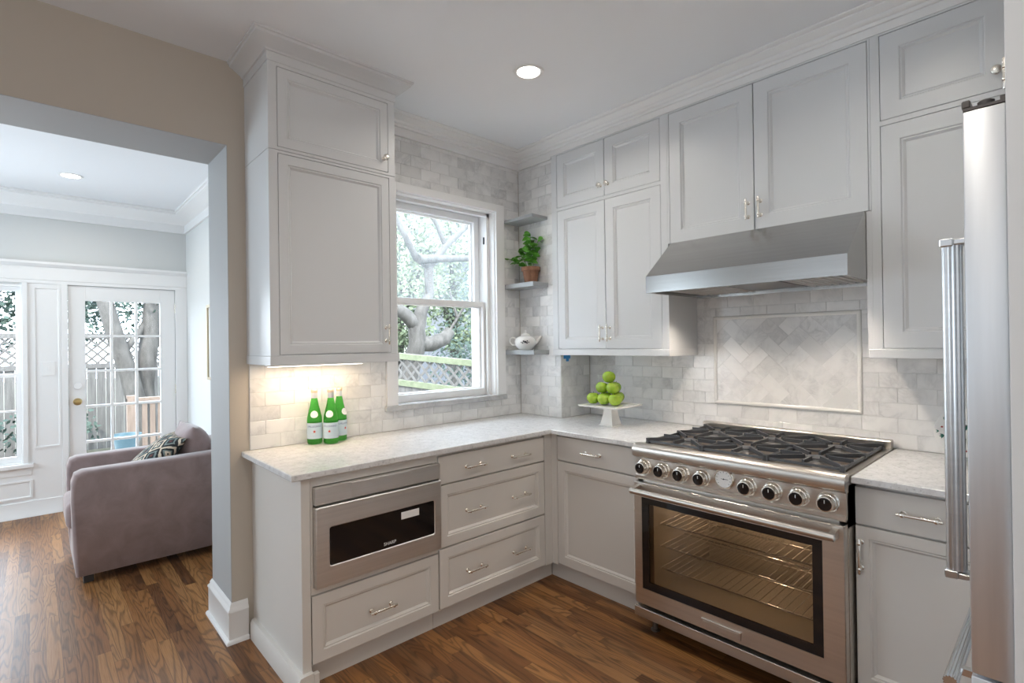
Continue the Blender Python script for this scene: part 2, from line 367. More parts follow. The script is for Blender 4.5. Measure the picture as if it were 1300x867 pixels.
# crown mouldings
cr = [(0, 2.70), (.018, 2.70), (.018, 2.712), (.013, 2.718), (.013, 2.752), (.023, 2.752), (.027, 2.757), (.027, 2.766), (.037, 2.769), (.043, 2.777), (.043, 2.783), (.064, 2.797), (.073, 2.803), (.073, 2.809), (.090, 2.811), (.096, 2.815), (.096, H), (0, H)]
mb = MB(); mb.sweep([(-1.2345, -.001), (-.001, -.001), (-.001, -.345)], cr)
struct(mb.build('trim_1', TRIM, None, 50), 'white crown moulding over the window and corner shelves', 'crown moulding')
cr2 = [(0, 2.716), (.004, 2.716), (.004, 2.755), (.012, 2.757), (.016, 2.766), (.030, 2.775), (.056, 2.793), (.066, 2.797), (.068, 2.808), (.076, 2.811), (.076, H), (0, H)]
sc_ = [(0, 2.575), (.016, 2.575), (.020, 2.590), (.014, 2.600), (.014, 2.655), (.028, 2.662), (.034, 2.674), (.048, 2.682), (.085, 2.735), (.098, 2.742), (.100, 2.758), (.112, 2.762), (.112, HS), (0, HS)]
mb = MB(); mb.sweep([(-4.7, YS - .001), (XR - .001, YS - .001), (XR - .001, .361), (-1.954, .361)], sc_)
struct(mb.build('trim_2', TRIM, None, 50), 'deep white crown moulding round the sunroom', 'crown moulding')
bs = [(0, 0), (.030, 0), (.030, .008), (.024, .018), (.018, .020), (.018, .142), (.021, .147), (.021, .156), (.012, .166), (.012, .176), (.004, .190), (0, .190)]
mb = MB(); mb.sweep([(XR, .361), (-1.9564, .361), (-1.9564, -.001), (-1.886, -.001)], bs)
struct(mb.build('baseboard_1', TRIM, None, 50), 'tall white baseboard round the foot of the opening', 'baseboard')
bs2 = [(0, 0), (.026, 0), (.026, .010), (.016, .022), (.016, .132), (.008, .135), (0, .135)]
mb = MB(); mb.sweep([(-4.7, YS - .001), (DX0 - .045, YS - .001)], bs2); struct(mb.build('baseboard_2', TRIM, None, 50), 'white baseboard under the sunroom window', 'baseboard')
mb = MB(); mb.sweep([(XR - .001, YS - .03), (XR - .001, .38)], bs2); struct(mb.build('baseboard_3', TRIM, None, 50))

# ------------------------------------------------------------------ tile
TH, TW = .0705, .1450
def tile_field(name, parent, xf, a0, a1, z0, z1, holes=(), row0=0, shift=0.):
    """running bond of separate tiles over a grout bed; holes are rectangles (a0, a1, z0, z1)"""
    mb = MB(xf); gb = MB(xf)
    def cut(rects, h):
        out = []
        for (p, q, r, s) in rects:
            if q <= h[0] or p >= h[1] or s <= h[2] or r >= h[3]: out.append((p, q, r, s)); continue
            if r < h[2]: out.append((p, q, r, h[2])); r = h[2]
            if s > h[3]: out.append((p, q, h[3], s)); s = h[3]
            if p < h[0]: out.append((p, h[0], r, s))
            if q > h[1]: out.append((h[1], q, r, s))
        return out
    bed = [(a0, a1, z0, z1)]
    for h in holes: bed = cut(bed, h)
    for p, q, r, s in bed: gb.box(p, q, 0, .0045, r, s)
    k = 0; z = z0
    while z < z1 - 1e-6:
        a = a0 - (TW / 2 if (k + row0) % 2 else 0) - shift
        while a < a1:
            rs = [(max(a, a0), min(a + TW, a1), z, min(z + TH, z1))]
            if rs[0][1] - rs[0][0] > .006:
                for h in holes: rs = cut(rs, h)
                for p, q, r, s in rs:
                    if q - p < .005 or s - r < .005: continue
                    g = .0009; b = .0011
                    mb.rings([[(p + i, d, r + i), (q - i, d, r + i), (q - i, d, s - i), (p + i, d, s - i)] for i, d in ((g, .001), (g, .0062), (g + b, .007))])
            a += TW
        z += TH; k += 1
    gb.build('grout_bed', GROUT, parent); o = mb.build(name, MARBLE, parent, 20)
    return o
tile_field('marble_tile', wall_back, XF('y', 0), -1.868, -.008, CT + .001, 2.70, [(WX0 - .0755, WX1 + .0755, 1.034, WZ1 + .0505), (-1.877, -1.2355, 1.35, 2.71)])
tile_field('marble_tile', wall_right, XF('x', 0), -.40, -.007, CT + .001, 2.70, shift=.03)
tile_field('marble_tile', wall_right, lambda p: (p[0], -.40 - p[1], p[2]), .007 - .014, D - .008, CT + .001, 1.36, shift=.05)
AY0, AY1, AZ0, AZ1 = -2.086, -1.340, 1.062, 1.570
tile_field('marble_tile', wall_right, XF('x', D), -2.66, -.408, CT + .001, 1.74, [(AY0, AY1, AZ0, AZ1)], 1)
def accent():
    xf = XF('x', D); f = .020; root = wall_right
    mb = MB(xf)
    def ring(i, d): return [(AY0 + i, d, AZ0 + i), (AY1 - i, d, AZ0 + i), (AY1 - i, d, AZ1 - i), (AY0 + i, d, AZ1 - i)]
    mb.rings([ring(0, .001), ring(0, .010), ring(.003, .014), ring(.009, .016), ring(.015, .014), ring(f, .010), ring(f, .004)], True, True)
    mb.build('accent_frame', CERAM, root, 50)
    b0, b1, c0, c1 = AY0 + f, AY1 - f, AZ0 + f, AZ1 - f
    w = .073; t = MB(xf); ca = math.sqrt(.5); oy, oz = (b0 + b1) / 2 + .01, (c0 + c1) / 2 - .02
    def clip(poly):
        for ax, lim, sgn in ((0, b0, 1), (0, b1, -1), (1, c0, 1), (1, c1, -1)):
            out = []
            for i, p in enumerate(poly):
                q = poly[(i + 1) % len(poly)]; dp = (p[ax] - lim) * sgn; dq = (q[ax] - lim) * sgn
                if dp >= 0: out.append(p)
                if dp * dq < 0: s = dp / (dp - dq); out.append((p[0] + (q[0] - p[0]) * s, p[1] + (q[1] - p[1]) * s))
            poly = out
            if len(poly) < 3: return None
        return poly
    g = .0009
    for i in range(-16, 17):
        for j in range(-6, 7):
            ox, oy2 = i + 4 * j, i
            for (x0, y0, x1, y1) in ((ox, oy2, ox + 2, oy2 + 1), (ox, oy2 + 1, ox + 1, oy2 + 3)):
                q = [(x0 * w + g, y0 * w + g), (x1 * w - g, y0 * w + g), (x1 * w - g, y1 * w - g), (x0 * w + g, y1 * w - g)]
                q = clip([(oy + (x - y) * ca, oz + (x + y) * ca) for x, y in q])
                if q: t.rings([[(p[0], .0044, p[1]) for p in q], [(p[0], .0075, p[1]) for p in q]])
    t.build('accent_panel', MARBLE, root, 20)
    MB(xf).box(b0, b1, 0, .0062, c0, c1).build('accent_bed', GROUT, root)
accent()

# ------------------------------------------------------------------ kitchen window
win = bpy.data.objects.new('window_1', None); C.objects.link(win); win.location = ((WX0 + WX1) / 2, .1, WZ0); struct(win, 'white double-hung kitchen window over the counter', 'window')
mb = MB(); x0, x1, z0, z1 = WX0, WX1, WZ0, WZ1
def frame_y(mb, x0, x1, z0, z1, y0, y1, l, r, b, t):
    mb.box(x0, x0 + l, y0, y1, z0, z1); mb.box(x1 - r, x1, y0, y1, z0, z1); mb.box(x0 + l, x1 - r, y0, y1, z0, z0 + b); mb.box(x0 + l, x1 - r, y0, y1, z1 - t, z1); return mb
mb.box(x0 - .075, x0 + .001, -.022, .02, z0 - .0, z1 + .05); mb.box(x1 - .001, x1 + .075, -.022, .02, z0, z1 + .05); mb.box(x0, x1, -.022, .02, z1 - .001, z1 + .05)
mb.build('window_frame', TRIM, win, 35, .003)
mb = MB(); frame_y(mb, x0, x1, z0 - .03, z1, .0, .27, .006, .006, .03, .006)
mb.box(x1 - .028, x1 - .006, .055, .075, z0, z1); mb.box(x0 + .006, x0 + .028, .055, .075, z0, z1); mb.box(x0 + .006, x1 - .006, .055, .075, z1 - .03, z1 - .006)
mb.build('window_jamb', TRIM, win)
mb = MB(); frame_y(mb, x0 + .008, x1 - .008, z0 + .002, 1.728, .085, .118, .035, .035, .045, .034); frame_y(mb, x0 + .04, x1 - .04, z0 + .04, 1.70, .118, .165, .012, .012, .014, .012)
mb.build('sash', TRIM, win, 35, .0015)
mb = MB(); frame_y(mb, x0 + .008, x1 - .008, 1.70, z1 - .008, .172, .205, .040, .040, .034, .042); frame_y(mb, x0 + .046, x1 - .046, 1.73, z1 - .05, .205, .225, .012, .012, .012, .012)
mb.build('sash', TRIM, win, 35, .0015)
mb = MB(); mb.box(x0 + .03, x1 - .03, .140, .144, z0 + .03, 1.71); mb.build('pane', PANE, win)
mb = MB(); mb.box(x0 + .045, x1 - .045, .196, .200, 1.71, z1 - .045); mb.build('pane', HAZY, win)
mb = MB(); mb.box(x1 - .013, x1 - .0062, .105, .115, 2.15, 2.20); mb.build('window_latch', DARKP, win)
mb = MB(); mb.box(x0 - .085, x1 + .080, -.030, .085, 1.033, WZ0 + .001, .003); mb.build('window_sill', SILLM, win)

# ------------------------------------------------------------------ hardware
def bar_pull(parent, c, along, out, length=.105, post=.032, name='pull_handle', k=1.):
    c = Vector(c); al = Vector(along).normalized(); ou = Vector(out).normalized(); mb = MB(); h = length / 2; e = c + ou * post
    mb.tube([e - al * h, e - al * (h - .003), e + al * (h - .003), e + al * h], [.0042 * k, .0055 * k, .0055 * k, .0042 * k], 10)
    for s in (-1, 1):
        b = c + al * (h - .018) * s
        mb.lathe([(r * k, h_) for r, h_ in ((.010, 0), (.010, .003), (.006, .006), (.005, post - .008), (.007, post - .006), (.0075, post), (.007, post + .005 * k), (.003, post + .007 * k))], b, ou, 12)
    return mb.build(name, NICKEL, parent, 40)
def knob(parent, c, out):
    return MB().lathe([(.011, 0), (.011, .002), (.006, .005), (.0055, .014), (.013, .018), (.0165, .023), (.015, .029), (.008, .032), (.001, .0325)], c, out, 18).build('knob', NICKEL, parent, 50)

# ------------------------------------------------------------------ wall cabinets
def front(parent, xf, name, a0, a1, z0, z1, m, f=.058, flat=False, d=0.):
    return MB(xf).panel(a0 + .0023, a1 - .0023, z0 + .0023, z1 - .0023, d, .02, f, flat).build(name, m, parent, 30)
def shell(parent, xf, a0, a1, z0, z1, depth, openings, m, name='cabinet_box', ztop=None):
    """box with a flush face frame around the openings"""
    mb = MB(xf); A = sorted({a0, a1, *[o[i] for o in openings for i in (0, 1)]}); Z = sorted({z0, z1, *[o[i] for o in openings for i in (2, 3)]})
    for p, q in zip(A, A[1:]):
        for r, s in zip(Z, Z[1:]):
            if not any(o[0] - 1e-6 <= p and q <= o[1] + 1e-6 and o[2] - 1e-6 <= r and s <= o[3] + 1e-6 for o in openings): mb.box(p, q, -.022, 0, r, s)
    mb.box(a0, a1, -depth, -.022, z0, z1)
    bmesh.ops.remove_doubles(mb.bm, verts=mb.bm.verts[:], dist=1e-5)
    return mb.build(name, m, parent, 30)
xf = XF('y', -.349)
t = thing('wall_cabinet', 'tall white two-door wall cabinet hung between the opening and the window', 'cabinet', (-1.556, -.001, 1.3425))
shell(t, xf, -1.876, -1.2365, 1.3865, 2.319, .348, [(-1.8365, -1.2725, 1.389, 2.307)], WHITE)
shell(t, xf, -1.876, -1.2365, 2.3215, 2.716, .348, [(-1.8375, -1.2755, 2.335, 2.70)], WHITE)
o = front(t, xf, 'door', -1.8365, -1.2725, 1.389, 2.307, WHITE, .042); bar_pull(o, (-1.299, -.349, 1.485), (0, 0, 1), (0, -1, 0), .105)
o = front(t, xf, 'door', -1.8375, -1.2755, 2.335, 2.70, WHITE, .042); knob(o, (-1.300, -.349, 2.405), (0, -1, 0))
mb = MB(); mb.box(-1.879, -1.226, -.356, -.001, 1.3425, 1.386, .002); mb.build('light_rail', WHITE, t)
mb = MB(); mb.sweep([(-1.876, -.001), (-1.876, -.349), (-1.2365, -.349), (-1.2365, -.001)], cr2 if True else cr); mb.box(-1.876, -1.2365, -.349, -.001, 2.717, H - .001)
mb.build('crown', WHITE, t, 50)

xf = XF('x', -.02); xo = (-1, 0, 0)
t = thing('wall_cabinet', 'white four-door wall cabinet beside the corner shelves', 'cabinet', (.15, -.80, 1.345))
Y = [-1.2385, -1.195, -.800, -.399, -.352]
mb = MB(xf)
def shellx(t, a0, a1, z0, z1, depth, ops, back0=None):
    mb = MB(xf); A = sorted({a0, a1, *[o[i] for o in ops for i in (0, 1)]}); Z = sorted({z0, z1, *[o[i] for o in ops for i in (2, 3)]})
    for p, q in zip(A, A[1:]):
        for r, s in zip(Z, Z[1:]):
            if not any(o[0] - 1e-6 <= p and q <= o[1] + 1e-6 and o[2] - 1e-6 <= r and s <= o[3] + 1e-6 for o in ops): mb.box(p, q, -.019, 0, r, s)
    mb.box(a0, back0 if back0 is not None else a1, -depth, -.019, z0, z1); bmesh.ops.remove_doubles(mb.bm, verts=mb.bm.verts[:], dist=1e-5)
    return mb.build('cabinet_box', WHITE, t, 30)
shellx(t, Y[0], Y[4], 1.3835, 2.716, .321, [(Y[1], Y[3], 1.3863, 2.325), (Y[1], Y[3], 2.346, 2.707)], -.4085)
for (a0, a1, k) in ((Y[1], Y[2], 1), (Y[2], Y[3], -1)):
    ka = a1 - .028 if k == 1 else a0 + .028
    o = front(t, xf, 'door', a0, a1, 1.3863, 2.325, WHITE, .062); bar_pull(o, (-.02, ka, 1.485), (0, 0, 1), xo, .105)
    o = front(t, xf, 'door', a0, a1, 2.346, 2.707, WHITE, .062); knob(o, (-.02, ka, 2.415), xo)
mb = MB(); mb.box(-.026, -.0005, Y[0] - .003, Y[4] + .002, 1.345, 1.383, .002); mb.box(-.0005, D - .008, Y[0] - .003, -.4085, 1.345, 1.383); mb.build('light_rail', WHITE, t)
t = thing('wall_cabinet', 'white two-door wall cabinet directly over the range hood', 'cabinet', (.15, -1.717, 1.978))
shellx(t, -2.2045, -1.2395, 1.979, 2.716, .32, [(-2.197, -1.2505, 1.979, 2.707)])
for (a0, a1, ka) in ((-2.197, -1.7165, -1.7165 - .030), (-1.7165, -1.2505, -1.7165 + .030)):
    o = front(t, xf, 'door', a0, a1, 1.976, 2.707, WHITE, .066); bar_pull(o, (-.02, ka, 2.08), (0, 0, 1), xo, .105)
t = thing('wall_cabinet', 'white wall cabinet to the side of the hood, partly behind the refrigerator', 'cabinet', (.15, -2.42, 1.345))
shellx(t, -2.662, -2.2055, 1.3835, 2.716, .321, [(-2.640, -2.239, 1.3863, 2.325), (-2.640, -2.239, 2.346, 2.707)])
o = front(t, xf, 'door', -2.640, -2.239, 1.3863, 2.325, WHITE, .066); bar_pull(o, (-.02, -2.61, 1.485), (0, 0, 1), xo, .105)
o = front(t, xf, 'door', -2.640, -2.239, 2.346, 2.707, WHITE, .066); knob(o, (-.02, -2.602, 2.415), xo)
mb = MB(); mb.box(-.026, D - .008, -2.662, -2.189, 1.345, 1.383, .002); mb.box(-.020, D - .008, -2.2052, -2.1855, 1.383, 1.9755); mb.build('light_rail', WHITE, t)
cr3 = [(0, 2.7165), (.004, 2.7165), (.004, 2.752), (.014, 2.752), (.018, 2.757), (.018, 2.766), (.030, 2.769), (.037, 2.777), (.037, 2.783), (.060, 2.797), (.069, 2.803), (.069, 2.809), (.086, 2.811), (.092, 2.815), (.092, H), (0, H)]
mb = MB(); mb.sweep([(-.0195, -.349), (-.0195, -2.664)], cr3); mb.box(-.0195, .30, -2.664, -.405, 2.7165, H - .001)
struct(mb.build('trim_3', TRIM, None, 50), 'white crown moulding and frieze above the range-wall cabinets', 'crown moulding')

# ------------------------------------------------------------------ base cabinets
xf = XF('y', -.625)   # carcass plane; fronts stand 20 mm proud
FY = -.645
t = thing('base_cabinet', 'grey base cabinet holding the microwave drawer at the free end of the counter', 'cabinet', (-1.52, -.32, 0))
mb = MB(); mb.box(-1.820, -1.189, -.62, -.005, .105, .40); mb.box(-1.820, -1.80, -.62, -.005, .40, .887); mb.box(-1.205, -1.189, -.62, -.005, .40, .887); mb.box(-1.80, -1.205, -.03, -.005, .40, .887)
mb.box(-1.820, -1.189, -.637, -.615, .845, .887); mb.box(-1.820, -1.189, -.637, -.615, .397, .424); mb.box(-1.820, -1.8105, -.637, -.615, .424, .845); mb.box(-1.1925, -1.189, -.637, -.615, .424, .845)
mb.build('cabinet_box', GREY, t)
mb = MB(); mb.box(-1.860, -1.8235, FY, -.002, .0, .887, .0015); mb.build('end_panel', GREY, t)
mb = MB(); mb.prism([(-1.8235, 0), (-1.884, 0), (-1.884, .078), (-1.876, .092), (-1.861, .095), (-1.8235, .095)], 'y', -.032, -.668); mb.box(-1.8235, -1.800, -.668, -.6465, 0, .090, .002); mb.build('base_trim', GREY, t, 30)
mb = MB(); mb.box(-1.8235, -1.189, -.582, -.56, 0, .105); mb.build('toe_kick', GREY, t)
o = front(t, xf, 'drawer', -1.8215, -1.1915, .112, .396, GREY, .046, d=.02); bar_pull(o, (-1.507, FY, .246), (1, 0, 0), (0, -1, 0), .132)
t = thing('base_cabinet', 'grey three-drawer base cabinet under the window, next to the inside corner', 'cabinet', (-.79, -.32, 0))
mb = MB(); mb.box(-1.187, -.368, -.625, -.005, .105, .887); mb.box(-.4305, -.365, FY, -.625, .108, .887); mb.build('cabinet_box', GREY, t)
mb = MB(); mb.box(-1.187, -.311, -.582, -.56, 0, .105); mb.build('toe_kick', GREY, t)
for z0, z1, zp, fl in ((.730, .872, .797, True), (.415, .726, .571, False), (.113, .411, .262, False)):
    o = front(t, xf, 'drawer', -1.188, -.4315, z0, z1, GREY, .048, fl, d=.02)
    for px in (-.966, -.640): bar_pull(o, (px, FY, zp), (1, 0, 0), (0, -1, 0), .132)
xf = XF('x', -.347); FX = -.367
t = thing('base_cabinet', 'grey base cabinet with one drawer over a door, between the corner and the range', 'cabinet', (-.03, -.97, 0))
mb = MB(); mb.box(-.347, .30, -1.284, -.626, .105, .887); mb.box(FX, -.347, -.687, -.6265, .108, .887); mb.build('cabinet_box', GREY, t)
mb = MB(); mb.box(-.309, -.287, -1.284, -.584, 0, .105); mb.build('toe_kick', GREY, t)
o = front(t, xf, 'drawer', -1.282, -.688, .733, .876, GREY, .048, True, d=.02); bar_pull(o, (FX, -.958, .803), (0, 1, 0), xo, .132)
o = front(t, xf, 'door', -1.282, -.688, .116, .729, GREY, .050, d=.02); bar_pull(o, (FX, -1.255, .62), (0, 0, 1), xo, .132)
t = thing('base_cabinet', 'grey base cabinet with a drawer over a door, between range and refrigerator', 'cabinet', (-.03, -2.38, 0))
mb = MB(); mb.box(-.347, .30, -2.616, -2.213, .105, .887); mb.build('cabinet_box', GREY, t)
mb = MB(); mb.box(-.309, -.287, -2.616, -2.213, 0, .105); mb.build('toe_kick', GREY, t)
o = front(t, xf, 'drawer', -2.615, -2.212, .729, .872, GREY, .048, True, d=.02); bar_pull(o, (FX, -2.412, .801), (0, 1, 0), xo, .132)
o = front(t, xf, 'door', -2.615, -2.212, .116, .725, GREY, .042, d=.02); bar_pull(o, (FX, -2.232, .617), (0, 0, 1), xo, .132)
# worktops
def slab(poly, name, label):
    mb = MB(); e = .003
    def inset(k):
        n = len(poly); out = []
        for i in range(n):
            p = Vector(poly[i]); d0 = (p - Vector(poly[i - 1])).normalized(); d1 = (Vector(poly[(i + 1) % n]) - p).normalized()
            n0 = Vector((-d0.y, d0.x)); n1 = Vector((-d1.y, d1.x)); q = p + (n0 + n1) / (1 + n0.dot(n1)) * k; out.append(q)
        return out
    mb.rings([[(p.x, p.y, z) for p in inset(k)] for k, z in ((e, .8875), (0, .8905), (0, CT - .003), (.003, CT))])
    tag(mb.build(name, QUARTZ, None, 30), label, 'worktop')
slab([(-1.906, -.0005), (-1.906, -.672), (-.400, -.672), (-.400, -1.2885), (D - .0005, -1.2885), (D - .0005, -.4005), (-.0005, -.4005), (-.0005, -.0005)], 'worktop', 'speckled white quartz L-shaped worktop running from the opening round to the range')
slab([(-.405, -2.655), (D - .0005, -2.655), (D - .0005, -2.2115), (-.405, -2.2115)], 'worktop', 'short speckled white quartz worktop between range and refrigerator')

# ------------------------------------------------------------------ microwave drawer
t = thing('microwave', 'stainless drawer microwave built into the grey end cabinet', 'microwave', (-1.5, -.33, .43))
mx0, mx1 = -1.8095, -1.1885
MB().box(mx0 + .02, mx1 - .03, -.638, -.05, .428, .84).build('oven_case', STEELD, t)
mb = MB(); mb.box(mx0, mx1, -.664, -.639, .770, .8425, .002); mb.build('control_strip', STEELX, t)
mb = MB(); mb.box(-1.652, -1.334, -.6665, -.662, .777, .8385, .001); mb.build('control_flap', STEELX, t)
mb = MB(); e = .012; q = [(mx0, .427), (mx1, .427), (mx1, .762), (mx0, .762)]; w0, w1, v0, v1 = -1.751, -1.231, .512, .671
def rr(x0, x1, z0, z1, r, y, n=4):
    out = []
    for cx_, cz_, a0 in ((x1 - r, z1 - r, 0), (x0 + r, z1 - r, 90), (x0 + r, z0 + r, 180), (x1 - r, z0 + r, 270)):
        for k in range(n + 1): a = math.radians(a0 + 90 * k / n); out.append((cx_ + r * math.cos(a), y, cz_ + r * math.sin(a)))
    return out
mb.rings([rr(mx0, mx1, .427, .762, .003, -.639), rr(mx0, mx1, .427, .762, .003, -.668), rr(mx0 + .004, mx1 - .004, .431, .758, .003, -.672), rr(w0 - .004, w1 + .004, v0 - .004, v1 + .004, .010, -.672), rr(w0, w1, v0, v1, .008, -.668)], True, False)
dr = mb.build('drawer', STEELX, t, 30)
mb = MB(); mb.rings([rr(w0 - .001, w1 + .001, v0 - .001, v1 + .001, .008, -.655), rr(w0 - .001, w1 + .001, v0 - .001, v1 + .001, .008, -.6685)]); mb.build('window', BLACKG, dr)
mb = MB(); mb.box(-1.412, -1.316, -.6692, -.6684, .622, .655); s_ = mb.build('sticker', DIAL, dr); s_['label'] = 'white paper sticker on the dark window'
b = text_bm('SHARP', .021); mb = MB(lambda p: (-1.472 + p[0], -.6693, .531 + p[1])); mb.merge(b); o = mb.build('logo', DIAL, dr)

# ------------------------------------------------------------------ range
RY0, RY1 = -2.206, -1.292; RC = (RY0 + RY1) / 2
t = thing('range', 'wide stainless gas range with one large oven and eight knobs', 'range', (-.1, RC, 0))
mb = MB(); mb.box(-.425, .285, RY0, RY0 + .03, .085, .90); mb.box(-.425, .285, RY1 - .03, RY1, .085, .90); mb.box(-.425, .285, RY0, RY1, .72, .90); mb.box(-.425, .285, RY0, RY1, .085, .125); mb.box(.20, .285, RY0, RY1, .1, .8)
mb.build('range_body', STEEL, t)
mb = MB(); mb.box(-.418, .199, RY0 + .0305, RY0 + .08, .126, .719); mb.box(-.418, .199, RY1 - .08, RY1 - .0305, .126, .719); mb.box(.15, .199, RY0 + .08, RY1 - .08, .126, .719); mb.box(-.418, .15, RY0 + .08, RY1 - .08, .126, .19); mb.box(-.418, .15, RY0 + .08, RY1 - .08, .69, .719)
mb.build('oven_liner', mat('oven_enamel', (.42, .38, .32), .35), t)
for z in (.30, .41, .52):
    mb = MB(); ya, yb = RY0 + .085, RY1 - .085
    for x in (-.36, -.13, .10): mb.tube([(x, ya, z), (x, yb, z)], .0045, 6)
    for k in range(23): y = ya + (yb - ya) * k / 22; mb.tube([(-.37, y, z + .004), (.12, y, z + .004)], .0022, 5)
    mb.build('oven_rack', CHROME, t, 60)
mb = MB(); prof = [(-.425, .855), (-.452, .858), (-.470, .868), (-.474, .880), (-.474, .905), (-.468, .918), (-.455, .9245), (-.42, .9255), (-.40, .916), (.262, .916), (.262, .88), (-.425, .88)]
mb.prism(prof, 'y', RY0 - .002, RY1 + .002); mb.build('cooktop', STEEL, t, 40)
mb = MB(); mb.prism([(.255, .90), (.250, .950), (.254, .9545), (.300, .9545), (.300, .90)], 'y', RY0, RY1); mb.build('back_guard', STEEL, t, 30)
mb = MB(); mb.prism([(-.425, .756), (-.4485, .750), (-.4525, .756), (-.4525, .768), (-.446, .774), (-.446, .8555), (-.425, .8575)], 'y', RY0 + .001, RY1 - .001); mb.build('control_panel', STEEL, t, 30)
kz = .8135; pitch = .1018
kn = None
for i in range(-4, 5):
    y = RC + .003 - i * pitch * .985
    if i == 0:
        g = MB().lathe([(.043, 0), (.043, .010), (.040, .013), (.037, .013), (.037, .0105)], (-.446, y, kz + .014), xo, 32).build('gauge', NICKEL, t, 40); g['label'] = 'round temperature gauge with white dial'
        MB().lathe([(.0365, .0105), (.0365, .0115)], (-.446, y, kz + .014), xo, 32).build('dial', DIAL, g)
        mb = MB()
        for k in range(11): a = math.radians(-40 + 26 * k); r0, r1 = .027, .033; w = .0007; c, s = math.cos(a), math.sin(a); mb.rings([[(-.4580, y + c * r - s * q, kz + .014 + s * r + c * q) for r, q in ((r0, -w), (r1, -w), (r1, w), (r0, w))], [(-.4583, y + c * r - s * q, kz + .014 + s * r + c * q) for r, q in ((r0, -w), (r1, -w), (r1, w), (r0, w))]])
        mb.box(-.4586, -.458, y - .020, y + .012, kz + .0132, kz + .0148); mb.lathe([(.003, .0115), (.003, .0135)], (-.446, y, kz + .014), xo, 10)
        mb.build('needle', DARKP, g); continue
    if kn is None:
        kn = MB().lathe([(.038, 0), (.038, .004), (.034, .007), (.031, .012), (.0305, .016), (.033, .018), (.033, .022), (.030, .025), (.029, .044), (.0275, .048), (.0245, .0485)], (-.446, y, kz), xo, 28).build('control_knob', NICKEL, t, 30)
        MB().lathe([(.0243, .0475), (.0243, .0488), (.020, .0495)], (-.446, y, kz), xo, 24).build('knob_face', BLACKG, kn)
        k2 = MB(); k2.box(-.4962, -.4952, y - .0012, y + .0012, kz + .004, kz + .016); k2.build('pointer', DIAL, kn); y_first = y
    else:
        c = copy_tree(kn, t); c.location = (0, y - y_first, 0)
# oven door
dz0, dz1 = .143, .738; dx = -.468
def yr(y0, y1, z0, z1, x): return [(x, y0, z0), (x, y1, z0), (x, y1, z1), (x, y0, z1)]
gy0, gy1, gz0, gz1 = -2.130, -1.337, .222, .668
mb = MB(); mb.rings([yr(RY0 + .002, RY1 - .002, dz0, dz1, -.426), yr(RY0 + .002, RY1 - .002, dz0, dz1, dx + .004), yr(RY0 + .005, RY1 - .005, dz0 + .003, dz1 - .003, dx), yr(gy0, gy1, gz0, gz1, dx), yr(gy0, gy1, gz0, gz1, -.426)], False, False)
mb.bm.verts.ensure_lookup_table(); od = mb.build('oven_door', STEEL, t, 30)
mb = MB(); b_ = .036
mb.rings([yr(gy0, gy1, gz0, gz1, dx + .002), yr(gy0 + b_, gy1 - b_, gz0 + b_, gz1 - .03, dx + .002), yr(gy0 + b_, gy1 - b_, gz0 + b_, gz1 - .03, dx + .012), yr(gy0, gy1, gz0, gz1, dx + .012)], False, False); mb.build('glass_border', BLACKG, od)
mb = MB(); mb.box(dx + .004, dx + .008, gy0 + b_, gy1 - b_, gz0 + b_, gz1 - .03); mb.build('oven_window', OVENG, od)
hz, hx = .706, -.522
mb = MB(); mb.tube([(hx, RY0 + .016, hz), (hx, RY0 + .020, hz), (hx, RY1 - .020, hz), (hx, RY1 - .016, hz)], [.010, .0145, .0145, .010], 18)
for y in (RY0 + .030, RY1 - .030): mb.prism([(dx, hz - .016), (hx, hz - .013), (hx, hz + .013), (dx, hz + .020)], 'y', y - .010, y + .010)
mb.build('door_handle', CHROME if False else STEEL, od, 40)
mb = MB(); mb.box(dx - .007, dx, -1.818, -1.640, .160, .194, .0015); mb.box(dx - .0085, dx - .007, -1.810, -1.648, .167, .187, .0005); mb.build('badge', STEEL, od)
mb = MB(); mb.box(-.478, -.425, RY0 + .002, RY1 - .002, .082, .1285, .002); mb.build('kick_panel', STEEL, t)
mb = MB(); mb.box(-.424, -.419, RY0 + .01, RY1 - .01, .1286, .142); mb.build('vent_gap', DARKP, t)
lg = None
for (lx, ly) in ((-.40, RY1 - .07), (-.40, RY0 + .07), (.22, RY1 - .07), (.22, RY0 + .07)):
    if lg is None: lg = MB().lathe([(.022, 0), (.022, .006), (.014, .010), (.014, .0845)], (lx, ly, 0), (0, 0, 1), 14).build('leg', STEELD, t, 40); l0 = (lx, ly)
    else: c = copy_tree(lg, t); c.location = (lx - l0[0], ly - l0[1], 0)
d = bpy.data.lights.new('oven_lamp', 'POINT'); d.energy = 2.2; d.color = (1, .88, .72); d.shadow_soft_size = .03; o = bpy.data.objects.new('oven_lamp', d); C.objects.link(o); o.location = (-.10, RC, .655)
